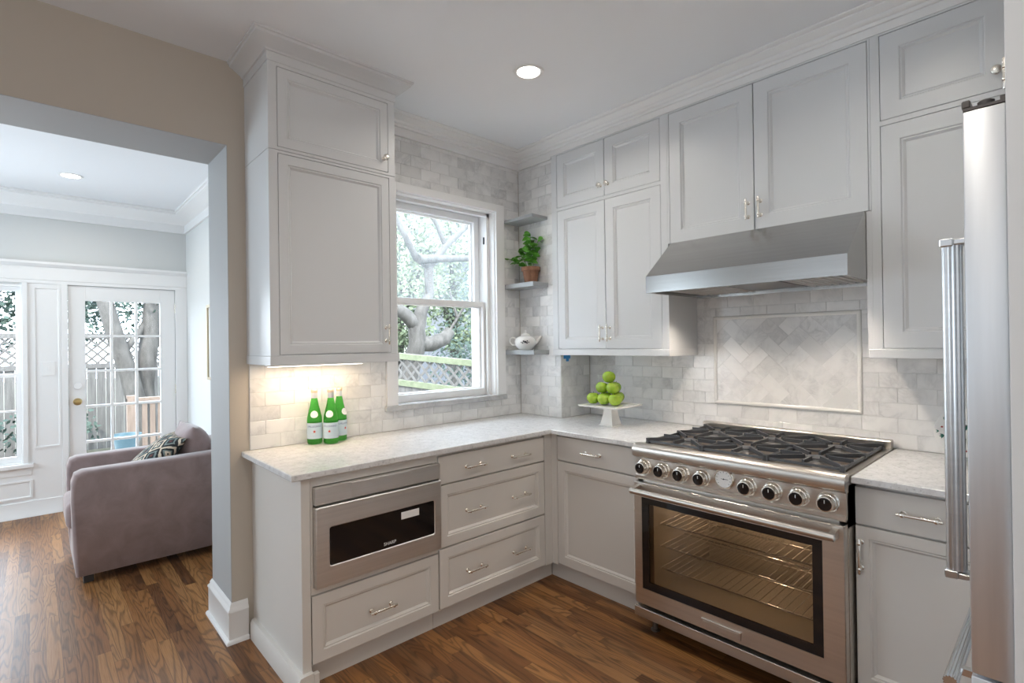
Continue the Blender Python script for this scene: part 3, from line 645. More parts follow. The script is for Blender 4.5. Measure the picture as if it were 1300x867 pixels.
# burners and grates (three grates over six burners)
gw = (RY1 - RY0 - .05) / 3
def grate(yc, parent):
    mb = MB(); x0, x1 = -.375, .225; y0, y1 = yc - gw / 2 + .004, yc + gw / 2 - .004; zt, zb = .9405, .9255
    def bar(p, q, w=.0055, z0=zb, z1=zt):
        p = Vector(p); q = Vector(q); d = (q - p).normalized(); n = Vector((-d.y, d.x)) * w
        mb.rings([[(p.x + n.x, p.y + n.y, z0), (p.x - n.x, p.y - n.y, z0), (p.x - n.x * .8, p.y - n.y * .8, z1), (p.x + n.x * .8, p.y + n.y * .8, z1)], [(q.x + n.x, q.y + n.y, z0), (q.x - n.x, q.y - n.y, z0), (q.x - n.x * .8, q.y - n.y * .8, z1), (q.x + n.x * .8, q.y + n.y * .8, z1)]])
    for a, b in (((x0, y0), (x1, y0)), ((x0, y1), (x1, y1)), ((x0, y0), (x0, y1)), ((x1, y0), (x1, y1)), (((x0 + x1) / 2, y0), ((x0 + x1) / 2, y1))): bar(a, b, .0055, .9235, .9335)
    for cx in ((3 * x0 + x1) / 4, (x0 + 3 * x1) / 4):
        for k in range(4):
            a = math.radians(45 + 90 * k); ex = cx + math.copysign((x1 - x0) / 4, math.cos(a)); ey = yc + math.copysign((y1 - y0) / 2, math.sin(a))
            bar((ex, ey), (cx + (ex - cx) * .22, yc + (ey - yc) * .22), .005, .927, .944)
            b = math.radians(90 * k); ex = cx + math.cos(b) * (x1 - x0) / 4; ey = yc + math.sin(b) * (y1 - y0) / 2
            bar((ex, ey), (cx + (ex - cx) * .36, yc + (ey - yc) * .36), .005, .927, .944)
    for fx in (x0, (x0 + x1) / 2, x1):
        for fy in (y0, y1): mb.box(fx - .011, fx + .011, fy - .008, fy + .008, .916, .944, .002)
    return mb.build('grate', BLACKM, parent, 30)
for k in (-1, 0, 1):
    yc = RC + k * gw; grate(yc, t)
    for cx in (-.225, .075):
        bn = MB().lathe([(.062, .9162), (.060, .919), (.045, .920), (.044, .927)], (cx, yc, 0), (0, 0, 1), 24).build('burner', STEELD, t, 40)
        MB().lathe([(.040, .9271), (.040, .932), (.034, .935), (.005, .9355)], (cx, yc, 0), (0, 0, 1), 24).build('burner_cap', BLACKM, bn, 40)
mb = MB(); mb.box(-.385, .235, RY0 + .022, RY1 - .022, .9162, .9170); mb.build('spill_tray', mat('spill_tray', (.30, .24, .19), .3, .8), t)

# ------------------------------------------------------------------ hood
hy0, hy1 = -2.184, -1.270
t = thing('range_hood', 'stainless under-cabinet range hood with a sloping front above the range', 'range hood', (.0, RC, 1.68))
P = [(.300, 1.690), (-.300, 1.682), (-.300, 1.767), (-.295, 1.771), (-.0445, 1.974), (.300, 1.974)]
mb = MB(); lo = [[(x, y, z) for x, z in P] for y in (hy0, hy1)]
A = [[mb.v(p) for p in L] for L in lo]
for i in range(1, 6): mb.face([A[0][i], A[0][(i + 1) % 6], A[1][(i + 1) % 6], A[1][i]])
mb.face(A[0]); mb.face(A[1][::-1]); 
inn = [[(-.292, y, 1.7) if False else None for y in ()]]
# open underside with a rim
def rim(k, z): return [mb.v((-.300 + k, hy0 + k, z)), mb.v((-.300 + k, hy1 - k, z)), mb.v((.300 - k, hy1 - k, z)), mb.v((.300 - k, hy0 + k, z))]
r0 = [A[0][1], A[1][1], A[1][0], A[0][0]]; r1 = rim(.014, 1.6825); r2 = rim(.016, 1.722)
for a, b in ((r0, r1), (r1, r2)):
    for i in range(4): mb.face([a[i], a[(i + 1) % 4], b[(i + 1) % 4], b[i]])
mb.face(r2); mb.build('hood_shell', STEELH, t, 25)
for k in range(3):
    ya = hy0 + .03 + k * .286; yb = ya + .27
    if k == 1: continue
    mb = MB()
    for q in range(8):
        y = ya + (yb - ya) * (q + .5) / 8; mb.prism([(y - .013, 1.712), (y - .007, 1.694), (y + .007, 1.694), (y + .013, 1.712)], 'x', -.235, .24)
    mb.box(-.245, .25, ya, yb, 1.712, 1.716); mb.build('baffle_filter', STEEL, t)
mb = MB(); mb.box(-.275, .24, hy0 + .325, hy1 - .325, 1.700, 1.715); ct = mb.build('control_housing', STEELD, t)
for q in range(6): MB().lathe([(.008, 0), (.008, .006)], (-.255, hy0 + .36 + q * .038, 1.6995), (0, 0, -1), 12).build('button', NICKEL, ct)
for y in (hy0 + .18, hy1 - .18):
    MB().lathe([(.030, 0), (.030, .003)], (-.262, y, 1.7215), (0, 0, -1), 20).build('hood_lamp', LAMPW, t)
    d = bpy.data.lights.new('hood_lamp_light', 'SPOT'); d.energy = 11; d.color = (1, .87, .73); d.spot_size = math.radians(120); d.spot_blend = .8; d.shadow_soft_size = .03
    o = bpy.data.objects.new('hood_lamp_light', d); C.objects.link(o); o.location = (-.09, y, 1.69)

# ------------------------------------------------------------------ refrigerator and its surround
fx0, fx1, fy = -1.320, -.425, -2.641
t = thing('refrigerator', 'tall stainless refrigerator seen edge-on at the right of the short worktop', 'refrigerator', (-.87, -3.0, 0))
mb = MB(); mb.box(fx0 + .006, fx1 - .006, -3.36, -2.712, .02, 1.845); mb.build('fridge_body', STEELD, t)
mb = MB(); mb.box(fx0, fx1, -2.703, fy, .778, 1.868, .003, 2); dr = mb.build('door', STEELF, t, 40)
mb = MB(); mb.box(fx0 + .012, fx1 - .012, -2.7115, -2.7032, .10, 1.84); mb.build('door_gasket', DARKP, t)
def fluted(p, q, r, n=13, seg=104):
    p = Vector(p); q = Vector(q); d = (q - p).normalized(); u = d.orthogonal().normalized(); w = d.cross(u); L = []
    for e in (p, q): L.append([e + (u * math.cos(a) + w * math.sin(a)) * (r - .0021 * (1 + math.cos(n * a)) / 2) for a in (2 * math.pi * k / seg for k in range(seg))])
    return L
hxx, hyy = fx0 + .060, -2.6150
mb = MB(); mb.rings(fluted((hxx, hyy, .952), (hxx, hyy, 1.626), .0168)); h_ = mb.build('door_handle', STEELT, dr, 25)
for z in (.940, 1.620):
    mb = MB(); mb.box(hxx - .018, hxx + .018, hyy - .004, hyy + .018, z - .004, z + .012, .002); mb.box(hxx - .018, hxx + .018, fy + .0005, hyy - .004, z - .002, z + .010, .002); mb.build('handle_bracket', STEELT, h_)
mb = MB(); mb.box(fx0, fx1, -2.703, fy, .10, .772, .003, 2); fd = mb.build('freezer_drawer', STEELF, t, 40)
mb = MB(); mb.rings(fluted((fx0 + .004, -2.6085, .742), (fx1 - .004, -2.6085, .742), .0125)); hd = mb.build('drawer_handle', CHROME, fd, 25)
for x in (fx0 + .07, fx1 - .07): mb = MB(); mb.box(x - .008, x + .008, fy + .0005, -2.6135, .735, .749); mb.build('handle_bracket', CHROME, hd)
mb = MB(); mb.box(fx0 - .001, fx0 + .17, -2.704, fy - .001, 1.8685, 1.874); mb.box(fx0 - .001, fx0 + .04, fy - .012, fy + .001, 1.874, 1.889, .002); mb.lathe([(.013, 0), (.013, .010), (.008, .013)], (fx0 + .02, -2.674, 1.874), (0, 0, 1), 18); mb.box(fx0, fx0 + .035, -2.709, -2.695, 1.874, 1.882); mb.build('hinge', mat('hinge_dark', (.10, .09, .085), .4, .5), t)
t = thing('wall_cabinet', 'white cabinet boxed over the refrigerator with a small bar pull at its edge', 'cabinet', (-.87, -3.0, 1.895))
cy = -2.7325
mb = MB(); mb.box(fx0 + .001, fx1, -3.36, cy, 1.895, H - .001); mb.build('cabinet_box', WHITE, t)
for a0, a1 in ((fx0 + .003, -.873), (-.871, fx1 - .002)):
    o = MB(lambda p: (p[0], cy + p[1], p[2])).panel(a0, a1, 1.897, 2.75, .02, .02, .06).build('door', WHITE, t, 30)
    bar_pull(o, (a0 + .022 if a0 < -1 else a1 - .022, cy + .02, 1.931), (0, 0, 1), (0, 1, 0), .060, .012, k=.62)
mb = MB(); mb.box(fx0 - .022, fx0 - .0015, -3.36, -2.7036, 0, H - .001); tag(mb.build('end_panel', WHITE, None, 30, .001), 'tall white end panel enclosing the refrigerator, floor to ceiling', 'panel')

# ------------------------------------------------------------------ corner shelves and what stands on them
SH = mat('grey_shelf', (.33, .345, .355), .3)
for z0, z1, lb in ((1.349, 1.381, 'grey floating corner shelf holding the teapot, lowest of three'), (1.818, 1.850, 'grey floating corner shelf holding the potted basil'), (2.290, 2.312, 'empty grey floating corner shelf, highest of three')):
    mb = MB(); mb.box(-.160, -.008, -.300, -.008, z0, z1, .0015); tag(mb.build('floating_shelf', SH), lb, 'shelf')
random.seed(4)
px, py, pz = -.075, -.195, 1.8505
t = thing('potted_basil', 'small leafy basil in a terracotta pot on the middle corner shelf', 'plant', (px, py, pz))
po = MB().lathe([(.044, 0), (.058, .085), (.066, .086), (.068, .112), (.062, .113), (.058, .10)], (px, py, pz), (0, 0, 1), 28).build('pot', TERRA, t, 40)
MB().lathe([(.0575, .098), (.0575, .102)], (px, py, pz), (0, 0, 1), 20).build('soil', SOIL, po)
mb = MB(); lf = MB()
def leaf(mb, base, d, n, L, W):
    d = Vector(d).normalized(); n = Vector(n); n = (n - d * n.dot(d)).normalized(); s = d.cross(n); base = Vector(base); rows = []
    for k in range(6):
        q = k / 5; w = W * math.sin(math.pi * min(1, q * .92 + .06)) ** .8; c = base + d * L * q + n * (-.25 * L * q * q); rows.append([c - s * w + n * w * .35, c, c + s * w + n * w * .35])
    vs = [[mb.v(p) for p in r] for r in rows]
    for a, b in zip(vs, vs[1:]):
        for i in range(2): mb.face([a[i], a[i + 1], b[i + 1], b[i]])
for (dx_, dy_, hh) in ((0, 0, .25), (.03, -.05, .21), (-.02, .04, .15), (.02, .03, .23), (-.04, -.02, .12), (-.03, -.06, .10), (-.045, .165, .085), (-.03, .09, .13)):
    b0 = Vector((px + dx_ * .3, py + dy_ * .2, pz + .10)); tip = Vector((px + dx_, py + dy_, pz + .10 + hh)); mb.tube([b0, (b0 + tip) / 2 + Vector((0, 0, .02)), tip], [.003, .0025, .002], 6)
    for k in range(9):
        q = .45 + .55 * k / 8; p = b0.lerp(tip, q); a = random.uniform(0, 6.28); leaf(lf, p, (math.cos(a), math.sin(a), random.uniform(-.2, .5)), (0, 0, 1) if random.random() < .5 else (-.6, -.5, .6), random.uniform(.045, .068), random.uniform(.018, .026))
mb.build('stem', LEAFP, t); lf.build('foliage', LEAFP, t, 60)
# teapot
tx, ty, tz = -.088, -.145, 1.3815
t = thing('teapot', 'white porcelain teapot with a small dark flower on the lowest corner shelf', 'teapot', (tx, ty, tz)); t.rotation_euler.z = math.radians(42)
bd = MB().lathe([(.045, 0), (.048, .006), (.062, .018), (.076, .042), (.078, .060), (.068, .082), (.048, .096), (.036, .100)], (tx, ty, tz), (0, 0, 1), 32).build('teapot_body', CERAM, t, 60)
MB().lathe([(.036, .100), (.038, .103), (.030, .112), (.012, .118), (.007, .124), (.010, .131), (.006, .138), (.001, .139)], (tx, ty, tz), (0, 0, 1), 24).build('lid', CERAM, t, 60)
MB().tube([(tx, ty + .068, tz + .080), (tx, ty + .090, tz + .092), (tx, ty + .108, tz + .078), (tx, ty + .108, tz + .055), (tx, ty + .092, tz + .036), (tx, ty + .070, tz + .035)], .0065, 10).build('handle', CERAM, t, 60)
MB().tube([(tx, ty - .055, tz + .045), (tx, ty - .082, tz + .058), (tx, ty - .100, tz + .082), (tx, ty - .113, tz + .098)], [.020, .015, .010, .008], 12).build('spout', CERAM, t, 60)
mb = MB(); cdir = Vector((-1, -.05, 0)).normalized(); sd = Vector((cdir.y, -cdir.x, 0))
for (a, h, r) in ((0, .056, .0085), (.012, .062, .006), (-.012, .050, .006), (.018, .050, .005), (-.014, .063, .005), (.028, .054, .004), (-.024, .054, .004)):
    c = Vector((tx, ty, tz + h)) + cdir * (math.sqrt(.0785 ** 2 - a * a) + .0003 - abs(h - .057) * .08) + sd * a; mb.lathe([(r, -.003), (r, .0012), (r * .4, .0022)], c, cdir, 7)
mb.build('painted_flower', mat('ink_blue', (.03, .035, .05), .3), bd)

# ------------------------------------------------------------------ bottles
def bottle(x, y, rz, label):
    t = thing('water_bottle', label, 'bottle', (x, y, CT + .0005), 'green water bottles'); t.rotation_euler.z = rz; return t
bprof = [(.030, 0), (.0365, .003), (.038, .010), (.038, .125), (.0365, .140), (.030, .170), (.0215, .205), (.0160, .235), (.0140, .255), (.0135, .268)]
b0 = bottle(0, 0, 0, '')
b0.location = (0, 0, 0); b0.rotation_euler.z = 0
MB().lathe(bprof, (0, 0, 0), (0, 0, 1), 32).build('glass_body', GREENG, b0, 60)
MB().lathe([(.0140, .240), (.0158, .240), (.0150, .262), (.0150, .268)], (0, 0, 0), (0, 0, 1), 20).build('neck_foil', FOIL, b0, 40)
MB().lathe([(.0160, .268), (.0165, .270), (.0165, .283), (.0140, .286), (.001, .2865)], (0, 0, 0), (0, 0, 1), 20).build('bottle_cap', mat('cap', (.72, .60, .45), .35, .5), b0, 40)
def wrap(R, zc): return lambda p: ((R + p[2]) * math.sin(p[0] / R), -(R + p[2]) * math.cos(p[0] / R), zc + p[1])
mb = MB()
n = 40; lo = []
for k in range(n): a = 2 * math.pi * k / n; lo.append((math.sin(a), -math.cos(a)))
mb.rings([[(x * .0384, y * .0384, z) for x, y in lo] for z in (.030, .112)], False, False); lb = mb.build('paper_label', LABEL, b0, 60)
bm_ = text_bm('S.PELLEGRINO', .0125); mb = MB(wrap(.0387, .094)); mb.merge(bm_); mb.build('lettering', INK, lb)
mb = MB(wrap(.0387, .068)); st = [((.0085 if k % 2 == 0 else .004) * math.sin(k * math.pi / 5), (.0085 if k % 2 == 0 else .004) * math.cos(k * math.pi / 5), 0) for k in range(10)]; mb.face([mb.v(p) for p in st]); mb.build('star', RED, lb)
mb = MB(lambda p: (p[0], -(.0345 - (p[1] - 0) * .62) + 0, .158 + p[1]) if False else ((.0345 - .30 * p[1]) * math.sin(p[0] / .034), -(.0345 - .30 * p[1]) * math.cos(p[0] / .034) - .0012, .158 + p[1]))
mb.rings([[(r * math.cos(a), r * .95 * math.sin(a), 0) for a in (2 * math.pi * k / 24 for k in range(24))] for r in (.001, .010, .019)], True, False); nl = mb.build('neck_label', DIAL, b0, 60)
mb = MB(lambda p: ((.0345 - .30 * p[1]) * math.sin(p[0] / .034), -(.0345 - .30 * p[1]) * math.cos(p[0] / .034) - .0016, .158 + p[1])); mb.box(-.012, .012, -.002, .002, 0, .0001); mb.build('band', RED, nl)
spots = [(-1.567, -.062, -.42, 'green mineral water bottle standing nearest the opening'), (-1.500, -.112, -.62, 'green mineral water bottle standing in front, middle of the trio'), (-1.430, -.062, .45, 'green mineral water bottle half hidden behind the middle one')]
for i, (x, y, rz, lbl) in enumerate(spots):
    o = b0 if i == 0 else copy_tree(b0)
    o.location = (x, y, CT + .0005); o.rotation_euler.z = rz; o['label'] = lbl

# ------------------------------------------------------------------ cake stand with apples
sx, sy = -.040, -.840; SZ = 1.040
t = thing('cake_stand', 'white square pedestal cake stand on the corner of the worktop', 'cake stand', (sx, sy, CT))
t2 = .140
def sq(h, z, x=None): return [(sx - h, sy - h, z), (sx + h, sy - h, z), (sx + h, sy + h, z), (sx - h, sy + h, z)]
MB().rings([sq(.052, CT + .0005), sq(.052, CT + .006), sq(.046, CT + .010), sq(.040, CT + .035), sq(.032, CT + .080), sq(.029, SZ - .008)]).build('pedestal', CERAM, t, 30)
MB().rings([sq(t2 - .03, SZ - .0075), sq(t2 - .004, SZ - .005), sq(t2, SZ + .002), sq(t2, SZ + .0055), sq(t2 - .004, SZ + .0055), sq(t2 - .010, SZ + .001)]).build('plate', CERAM, t, 30)
R_ = .0390
ap = thing('apple', '', 'apple', (0, 0, 0), 'apples piled on the cake stand')
aprof = []
for k in range(15):
    a = math.pi * k / 14; r = R_ * 1.04 * math.sin(a) * (1 + .06 * math.cos(a) * -1); h = R_ - R_ * .94 * math.cos(a)
    if k <= 2: h += (.006, .003, .0005)[k]
    if k >= 12: h -= (.0010, .0055, .0115)[k - 12]
    aprof.append((max(r, .0004), h))
MB().lathe(aprof, (0, 0, 0), (0, 0, 1), 24).build('apple_flesh', APPLE, ap, 80)
MB().tube([(0, 0, R_ * 1.60), (.001, .0005, R_ * 1.85), (.003, .001, R_ * 2.05)], [.0013, .0012, .0016], 6).build('stem', BARK, ap)
d = R_ * 2.13; zz = SZ + .0012; c0x, c0y = sx - .012, sy + .012
# triangular pile: corner nearest the room, one row along each edge of the plate
e1 = Vector((0.0, 1.0)) * d; e2 = Vector((math.sin(math.radians(60)), .5)) * d
org = Vector((sx - .040, sy - .065)); rise = d * .80
cen = lambda i, j, l: (org.x + (e1.x * i + e2.x * j) + (e1.x + e2.x) / 3 * l, org.y + (e1.y * i + e2.y * j) + (e1.y + e2.y) / 3 * l, zz + rise * l)
pile = [(0, 0, 0, 'green apple on the plate, bottom layer, nearest front corner'), (1, 0, 0, 'green apple in the middle of the bottom row on the plate'), (2, 0, 0, 'green apple at the window end of the bottom row on the plate'), (0, 1, 0, 'green apple at the back of the bottom layer, half hidden'), (1, 1, 0, None), (0, 2, 0, None),
        (0, 0, 1, 'green apple in the second layer, above the front corner'), (1, 0, 1, 'green apple in the second layer on the window side'), (0, 1, 1, 'green apple behind in the second layer, mostly hidden'), (0, 0, 2, 'green apple crowning the pile on the cake stand')]
random.seed(11)
for k, (i, j, l, lbl) in enumerate(pile):
    o = ap if k == 0 else copy_tree(ap)
    o.location = cen(i, j, l); o.rotation_euler = (random.uniform(-.25, .25) if l else 0, random.uniform(-.2, .2) if l else 0, random.uniform(0, 6))
    o['label'] = lbl or 'green apple hidden inside the bottom layer of the pile'
# plate leaning at the short worktop
t = thing('decorative_plate', 'white ridged plate painted with green leaves, leaning behind the refrigerator handle', 'plate', (.26, -2.47, CT))
cpl = Vector((.245, -2.468, CT + .108)); axp = Vector((-.97, 0, .24)).normalized()
pl = MB().lathe([(.060, -.002), (.062, .004), (.100, .012), (.103, .014), (.100, .016), (.060, .008), (.001, .007)], cpl, axp, 48).build('dish', CERAM, t, 50)
mb = MB(); up = (Vector((0, 0, 1)) - axp * axp.z).normalized(); si = axp.cross(up)
for k in range(40):
    a = random.uniform(0, 6.28); r = random.uniform(.02, .085); c = cpl + (up * math.sin(a) + si * math.cos(a)) * r + axp * (.0085 if r < .06 else .0085 + (r - .06) * .2); leaf(mb, c + axp * .0012, up * math.sin(a * 3) + si * math.cos(a * 3), axp, .018, .006)
mb.build('painted_leaves', mat('plate_green', (.03, .16, .12), .3), pl)
mb = MB()
for k in range(12):
    a = random.uniform(0, 6.28); r = random.uniform(.02, .08); mb.sphere(cpl + (up * math.sin(a) + si * math.cos(a)) * r + axp * (.0095 + max(0, r - .06) * .2), .004, (1, 1, 1), 8, 6)
mb.build('painted_berries', mat('plate_red', (.35, .03, .03), .3), pl)
# scrap of tape under the cabinet
mb = MB(); mb.box(.02, .09, -.4078, -.4074, 1.318, 1.344); mb.box(.045, .075, -.4079, -.4075, 1.30, 1.32); tag(mb.build('tape_scrap', TAPE), 'scrap of blue painter\'s tape on the tile under the wall cabinet', 'tape')

# ------------------------------------------------------------------ lamps
def can(x, y, z, label, power, seen=True):
    t = thing('recessed_light', label, 'ceiling light', (x, y, z))
    MB().lathe([(.062, -.001), (.078, -.001), (.076, -.006), (.060, -.004)], (x, y, z), (0, 0, 1), 32, False).build('trim_ring', TRIM, t, 40)
    MB().lathe([(.059, -.0012), (.059, -.003)], (x, y, z), (0, 0, 1), 28).build('lamp_lens', LAMPW, t)
    d = bpy.data.lights.new('can_lamp', 'AREA'); d.shape = 'DISK'; d.size = .11; d.energy = power * .45; d.color = (1, .93, .84); d.spread = math.radians(150)
    o = bpy.data.objects.new('can_lamp', d); C.objects.link(o); o.location = (x, y, z - .008)
can(-.78, -.905, H, 'lit recessed ceiling light in the kitchen ceiling', 8)
can(-.85, -2.35, H, 'recessed ceiling light over the aisle before the refrigerator', 5)
can(-2.3, -2.3, H, 'recessed ceiling light above the middle of the kitchen', 9)
can(-3.6, -2.6, H, 'recessed ceiling light over the dining side of the kitchen', 9)
can(-2.43, 2.50, HS, 'lit recessed ceiling light in the sunroom ceiling', 6)
# under-cabinet light bar over the bottles
t = thing('light_bar', 'slim under-cabinet light bar above the bottles', 'under-cabinet light', (-1.56, -.10, 1.34))
MB().box(-1.83, -1.33, -.16, -.12, 1.331, 1.3415, .002).build('housing', TRIM, t); MB().box(-1.82, -1.34, -.155, -.125, 1.3295, 1.331).build('lamp_lens', LAMPW, t)
d = bpy.data.lights.new('light_bar_lamp', 'AREA'); d.shape = 'RECTANGLE'; d.size = .46; d.size_y = .025; d.energy = 1.1; d.color = (1, .74, .48); o = bpy.data.objects.new('light_bar_lamp', d); C.objects.link(o); o.location = (-1.58, -.14, 1.328)

# ------------------------------------------------------------------ sunroom joinery
mb = MB(); mb.sweep([(-4.7, YS - .001), (XR - .001, YS - .001)], [(0, 2.003), (.012, 2.003), (.012, 2.03), (.018, 2.035), (.018, 2.145), (.030, 2.15), (.040, 2.165), (.050, 2.17), (.050, 2.19), (0, 2.195)])
struct(mb.build('trim_4', TRIM, None, 40), 'white head casing across the sunroom door and window', 'trim')
mb = MB(); mb.box(DX1, XR - .001, YS - .018, YS, 0, 2.003); mb.box(DX0 - .045, DX0, YS - .018, YS, 0, 2.003); mb.box(-2.7225, -2.69, YS - .022, YS, .43, 2.003); mb.box(-3.6, -2.66, YS - .045, YS, .425, .456); mb.box(-3.6, -2.67, YS - .014, YS, .36, .425)
struct(mb.build('trim_5', TRIM, None, 40, .002), 'white casing boards beside the sunroom door and window', 'trim')
def recess(x0, x1, z0, z1, name, lb):
    mb = MB(XF('y', YS)); mb.rings([[(x0 + i, dd, z0 + i), (x1 - i, dd, z0 + i), (x1 - i, dd, z1 - i), (x0 + i, dd, z1 - i)] for i, dd in ((0, .0005), (0, .014), (.014, .014), (.022, .002), (.022, .001))]); struct(mb.build(name, TRIM, None, 30), lb, 'trim')
mb = MB(); mb.box(-2.69, DX0 - .045, YS - .006, YS, .13, 2.003); mb.box(-4.7, -2.69, YS - .006, YS, .13, .36); struct(mb.build('trim_6', TRIM), 'white boarded wall between the sunroom window and door', 'trim')
recess(-2.655, -2.475, .575, 1.975, 'trim_7', 'tall moulded panel between the sunroom window and door'); recess(-3.5, -2.665, .16, .315, 'trim_8', 'low moulded panel beneath the sunroom window')
# door
dr = bpy.data.objects.new('door_1', None); C.objects.link(dr); dr.location = ((DX0 + DX1) / 2, YS, 0); struct(dr, 'white fifteen-light glazed sunroom door', 'door')
gx0, gx1, gz0, gz1 = -2.305, -1.737, .262, 1.868; y0, y1 = YS + .005, YS + .045
mb = MB(); frame_y(mb, DX0 + .003, DX1 - .003, .008, 2.0, y0, y1, gx0 - DX0 - .003, DX1 - .003 - gx1, gz0 - .008, 2.0 - gz1); mb.build('door_leaf', TRIM, dr, 30, .002)
mb = MB()
for k in (1, 2): x = gx0 + (gx1 - gx0) * k / 3; mb.box(x - .010, x + .010, y0 - .001, y1, gz0, gz1)
for k in range(1, 5): z = gz1 - (gz1 - gz0) * k / 5; mb.box(gx0, gx1, y0, y1, z - .010, z + .010)
mb.build('muntin', TRIM, dr)
MB().box(gx0 - .002, gx1 + .002, YS + .022, YS + .026, gz0 - .002, gz1 + .002).build('pane', PANE, dr)
MB().lathe([(.032, 0), (.032, .004), (.014, .010), (.013, .030), (.024, .040), (.028, .052), (.024, .064), (.010, .068)], (-2.364, y0, .955), (0, -1, 0), 24).build('door_handle', BRASS, dr, 40)
MB().lathe([(.030, 0), (.030, .006), (.026, .010), (.002, .010)], (-2.363, y0, 1.095), (0, -1, 0), 24).build('deadbolt', TRIM, dr, 40)
for z in (1.82, 1.02, .25): MB().lathe([(.008, -.045), (.008, .045)], (DX1 - .001, YS - .006, z), (0, 0, 1), 10).build('hinge', NICKEL, dr)
MB().box(DX0 - .004, DX0 + .002, YS - .004, YS + .03, .93, .98).build('strike_plate', DARKP, dr)
# sunroom window
w2 = bpy.data.objects.new('window_2', None); C.objects.link(w2); w2.location = (-3.08, YS, .456); struct(w2, 'white double-hung sunroom window', 'window')
mb = MB(); frame_y(mb, -3.45, -2.722, .456, 1.985, YS + .0, YS + .13, .012, .012, .012, .012); mb.build('window_frame', TRIM, w2)
mb = MB(); frame_y(mb, -3.437, -2.735, .469, 1.225, YS + .03, YS + .06, .03, .03, .05, .03); mb.box(-3.41, -2.76, YS + .035, YS + .055, .90, .915); mb.build('sash', TRIM, w2)
mb = MB(); frame_y(mb, -3.437, -2.735, 1.195, 1.972, YS + .065, YS + .095, .03, .03, .03, .04); mb.box(-3.41, -2.76, YS + .07, YS + .09, 1.575, 1.59); mb.build('sash', TRIM, w2)
MB().box(-3.415, -2.757, YS + .043, YS + .046, .50, 1.21).build('pane', PANE, w2); MB().box(-3.415, -2.757, YS + .078, YS + .081, 1.21, 1.94).build('pane', PANE, w2)
t = thing('light_switch', 'white light switch plate on the panel beside the sunroom door', 'light switch', (-2.557, YS - .007, 1.26))
MB(XF('y', YS - .006)).box(-2.600, -2.514, 0, .006, 1.20, 1.322, .002).build('plate', DIAL, t); MB(XF('y', YS - .012)).box(-2.566, -2.548, 0, .006, 1.245, 1.278, .001).build('toggle', DIAL, t)
t = thing('picture_frame', 'thin gilt picture frame on the sunroom side wall', 'picture', (XR - .012, 2.12, 1.145))
mb = MB(XF('x', XR - .001)); 
for (a0, a1, z0, z1) in ((1.85, 1.875, 1.145, 1.80), (2.365, 2.39, 1.145, 1.80), (1.875, 2.365, 1.145, 1.17), (1.875, 2.365, 1.775, 1.80)): mb.box(a0, a1, 0, .022, z0, z1)
mb.build('frame', GOLDF, t); MB(XF('x', XR - .001)).box(1.875, 2.365, .002, .008, 1.17, 1.775).build('mat_board', DIAL, t)
MB(XF('x', XR - .001)).box(1.96, 2.28, .0085, .0095, 1.27, 1.68).build('print', noisy('faded_print', (.32, .36, .36), (.62, .64, .62), (9, 9, 9)), t)

# ------------------------------------------------------------------ armchair and pillow
ax0, ax1, ay0, ay1 = -2.490, -1.535, 1.29, 2.03
t = thing('armchair', 'mauve velvet armchair with square arms standing in the sunroom', 'armchair', (-2.0, 1.66, 0))
def soft(x0, x1, y0, y1, z0, z1, b, name, parent, seg=4): return MB().box(x0, x1, y0, y1, z0, z1, b, seg).build(name, VELVET, parent, 70)
def arm(y0, y1):
    mb = MB(); prof = [(ax0 + .015, .052), (ax0 + .004, .20), (ax0 - .004, .50), (ax0 - .002, .62), (ax0 + .012, .668), (ax0 + .05, .685), (ax0 + .5, .690), (ax1 - .03, .700), (ax1, .690), (ax1, .052)]
    L = []
    for yy, k in ((y0 + .0, .018), (y0 + .006, .006), (y0 + .02, 0), (y1 - .02, 0), (y1 - .006, .006), (y1, .018)):
        cx = (ax0 + ax1) / 2; cz = .37; L.append([(x + (k if x < cx else -k), yy, z - (k if z > cz else -k * .3)) for x, z in prof])
    mb.rings(L); return mb.build('arm', VELVET, t, 60)
arm(ay0, ay0 + .15); arm(ay1 - .15, ay1)
soft(ax0 + .012, ax1 - .02, ay0 + .145, ay1 - .145, .052, .30, .02, 'seat_base', t)
soft(ax0 - .025, ax1 - .25, ay0 + .152, ay1 - .152, .30, .475, .045, 'seat_cushion', t)
soft(ax1 - .20, ax1, ay0 + .148, ay1 - .148, .30, .74, .05, 'back', t)
def cushion(cx, cy, cz, w, h, th, tilt, name, material, parent=None, yaw=0., n=16, corner=.85):
    bm = bmesh.new(); uvl = bm.loops.layers.uv.new('UVMap'); grid = {}
    R = Matrix.Rotation(yaw, 4, 'Z') @ Matrix.Rotation(tilt, 4, 'Y')
    for s in (1, -1):
        for i in range(n + 1):
            for j in range(n + 1):
                u, v = 2 * i / n - 1, 2 * j / n - 1
                if s == -1 and (i in (0, n) or j in (0, n)): grid[s, i, j] = grid[1, i, j]; continue
                e = (1 - abs(u) ** 2.6) ** .55 * (1 - abs(v) ** 2.6) ** .55; pin = 1 - .07 * (1 - abs(u) ** 2) * abs(v) ** 4 ; pin2 = 1 - .07 * (1 - abs(v) ** 2) * abs(u) ** 4
                p = R @ Vector((s * th / 2 * e, u * w / 2 * pin2, v * h / 2 * pin)); grid[s, i, j] = bm.verts.new(p + Vector((cx, cy, cz)))
    for s in (1, -1):
        for i in range(n):
            for j in range(n):
                q = [(i, j), (i + 1, j), (i + 1, j + 1), (i, j + 1)]
                try: f = bm.faces.new([grid[s, a, b] for a, b in q])
                except ValueError: continue
                for l, (a, b) in zip(f.loops, q): l[uvl].uv = (a / n, b / n)
    mb = MB(); mb.bm.free(); mb.bm = bm; return mb.build(name, material, parent, 80)
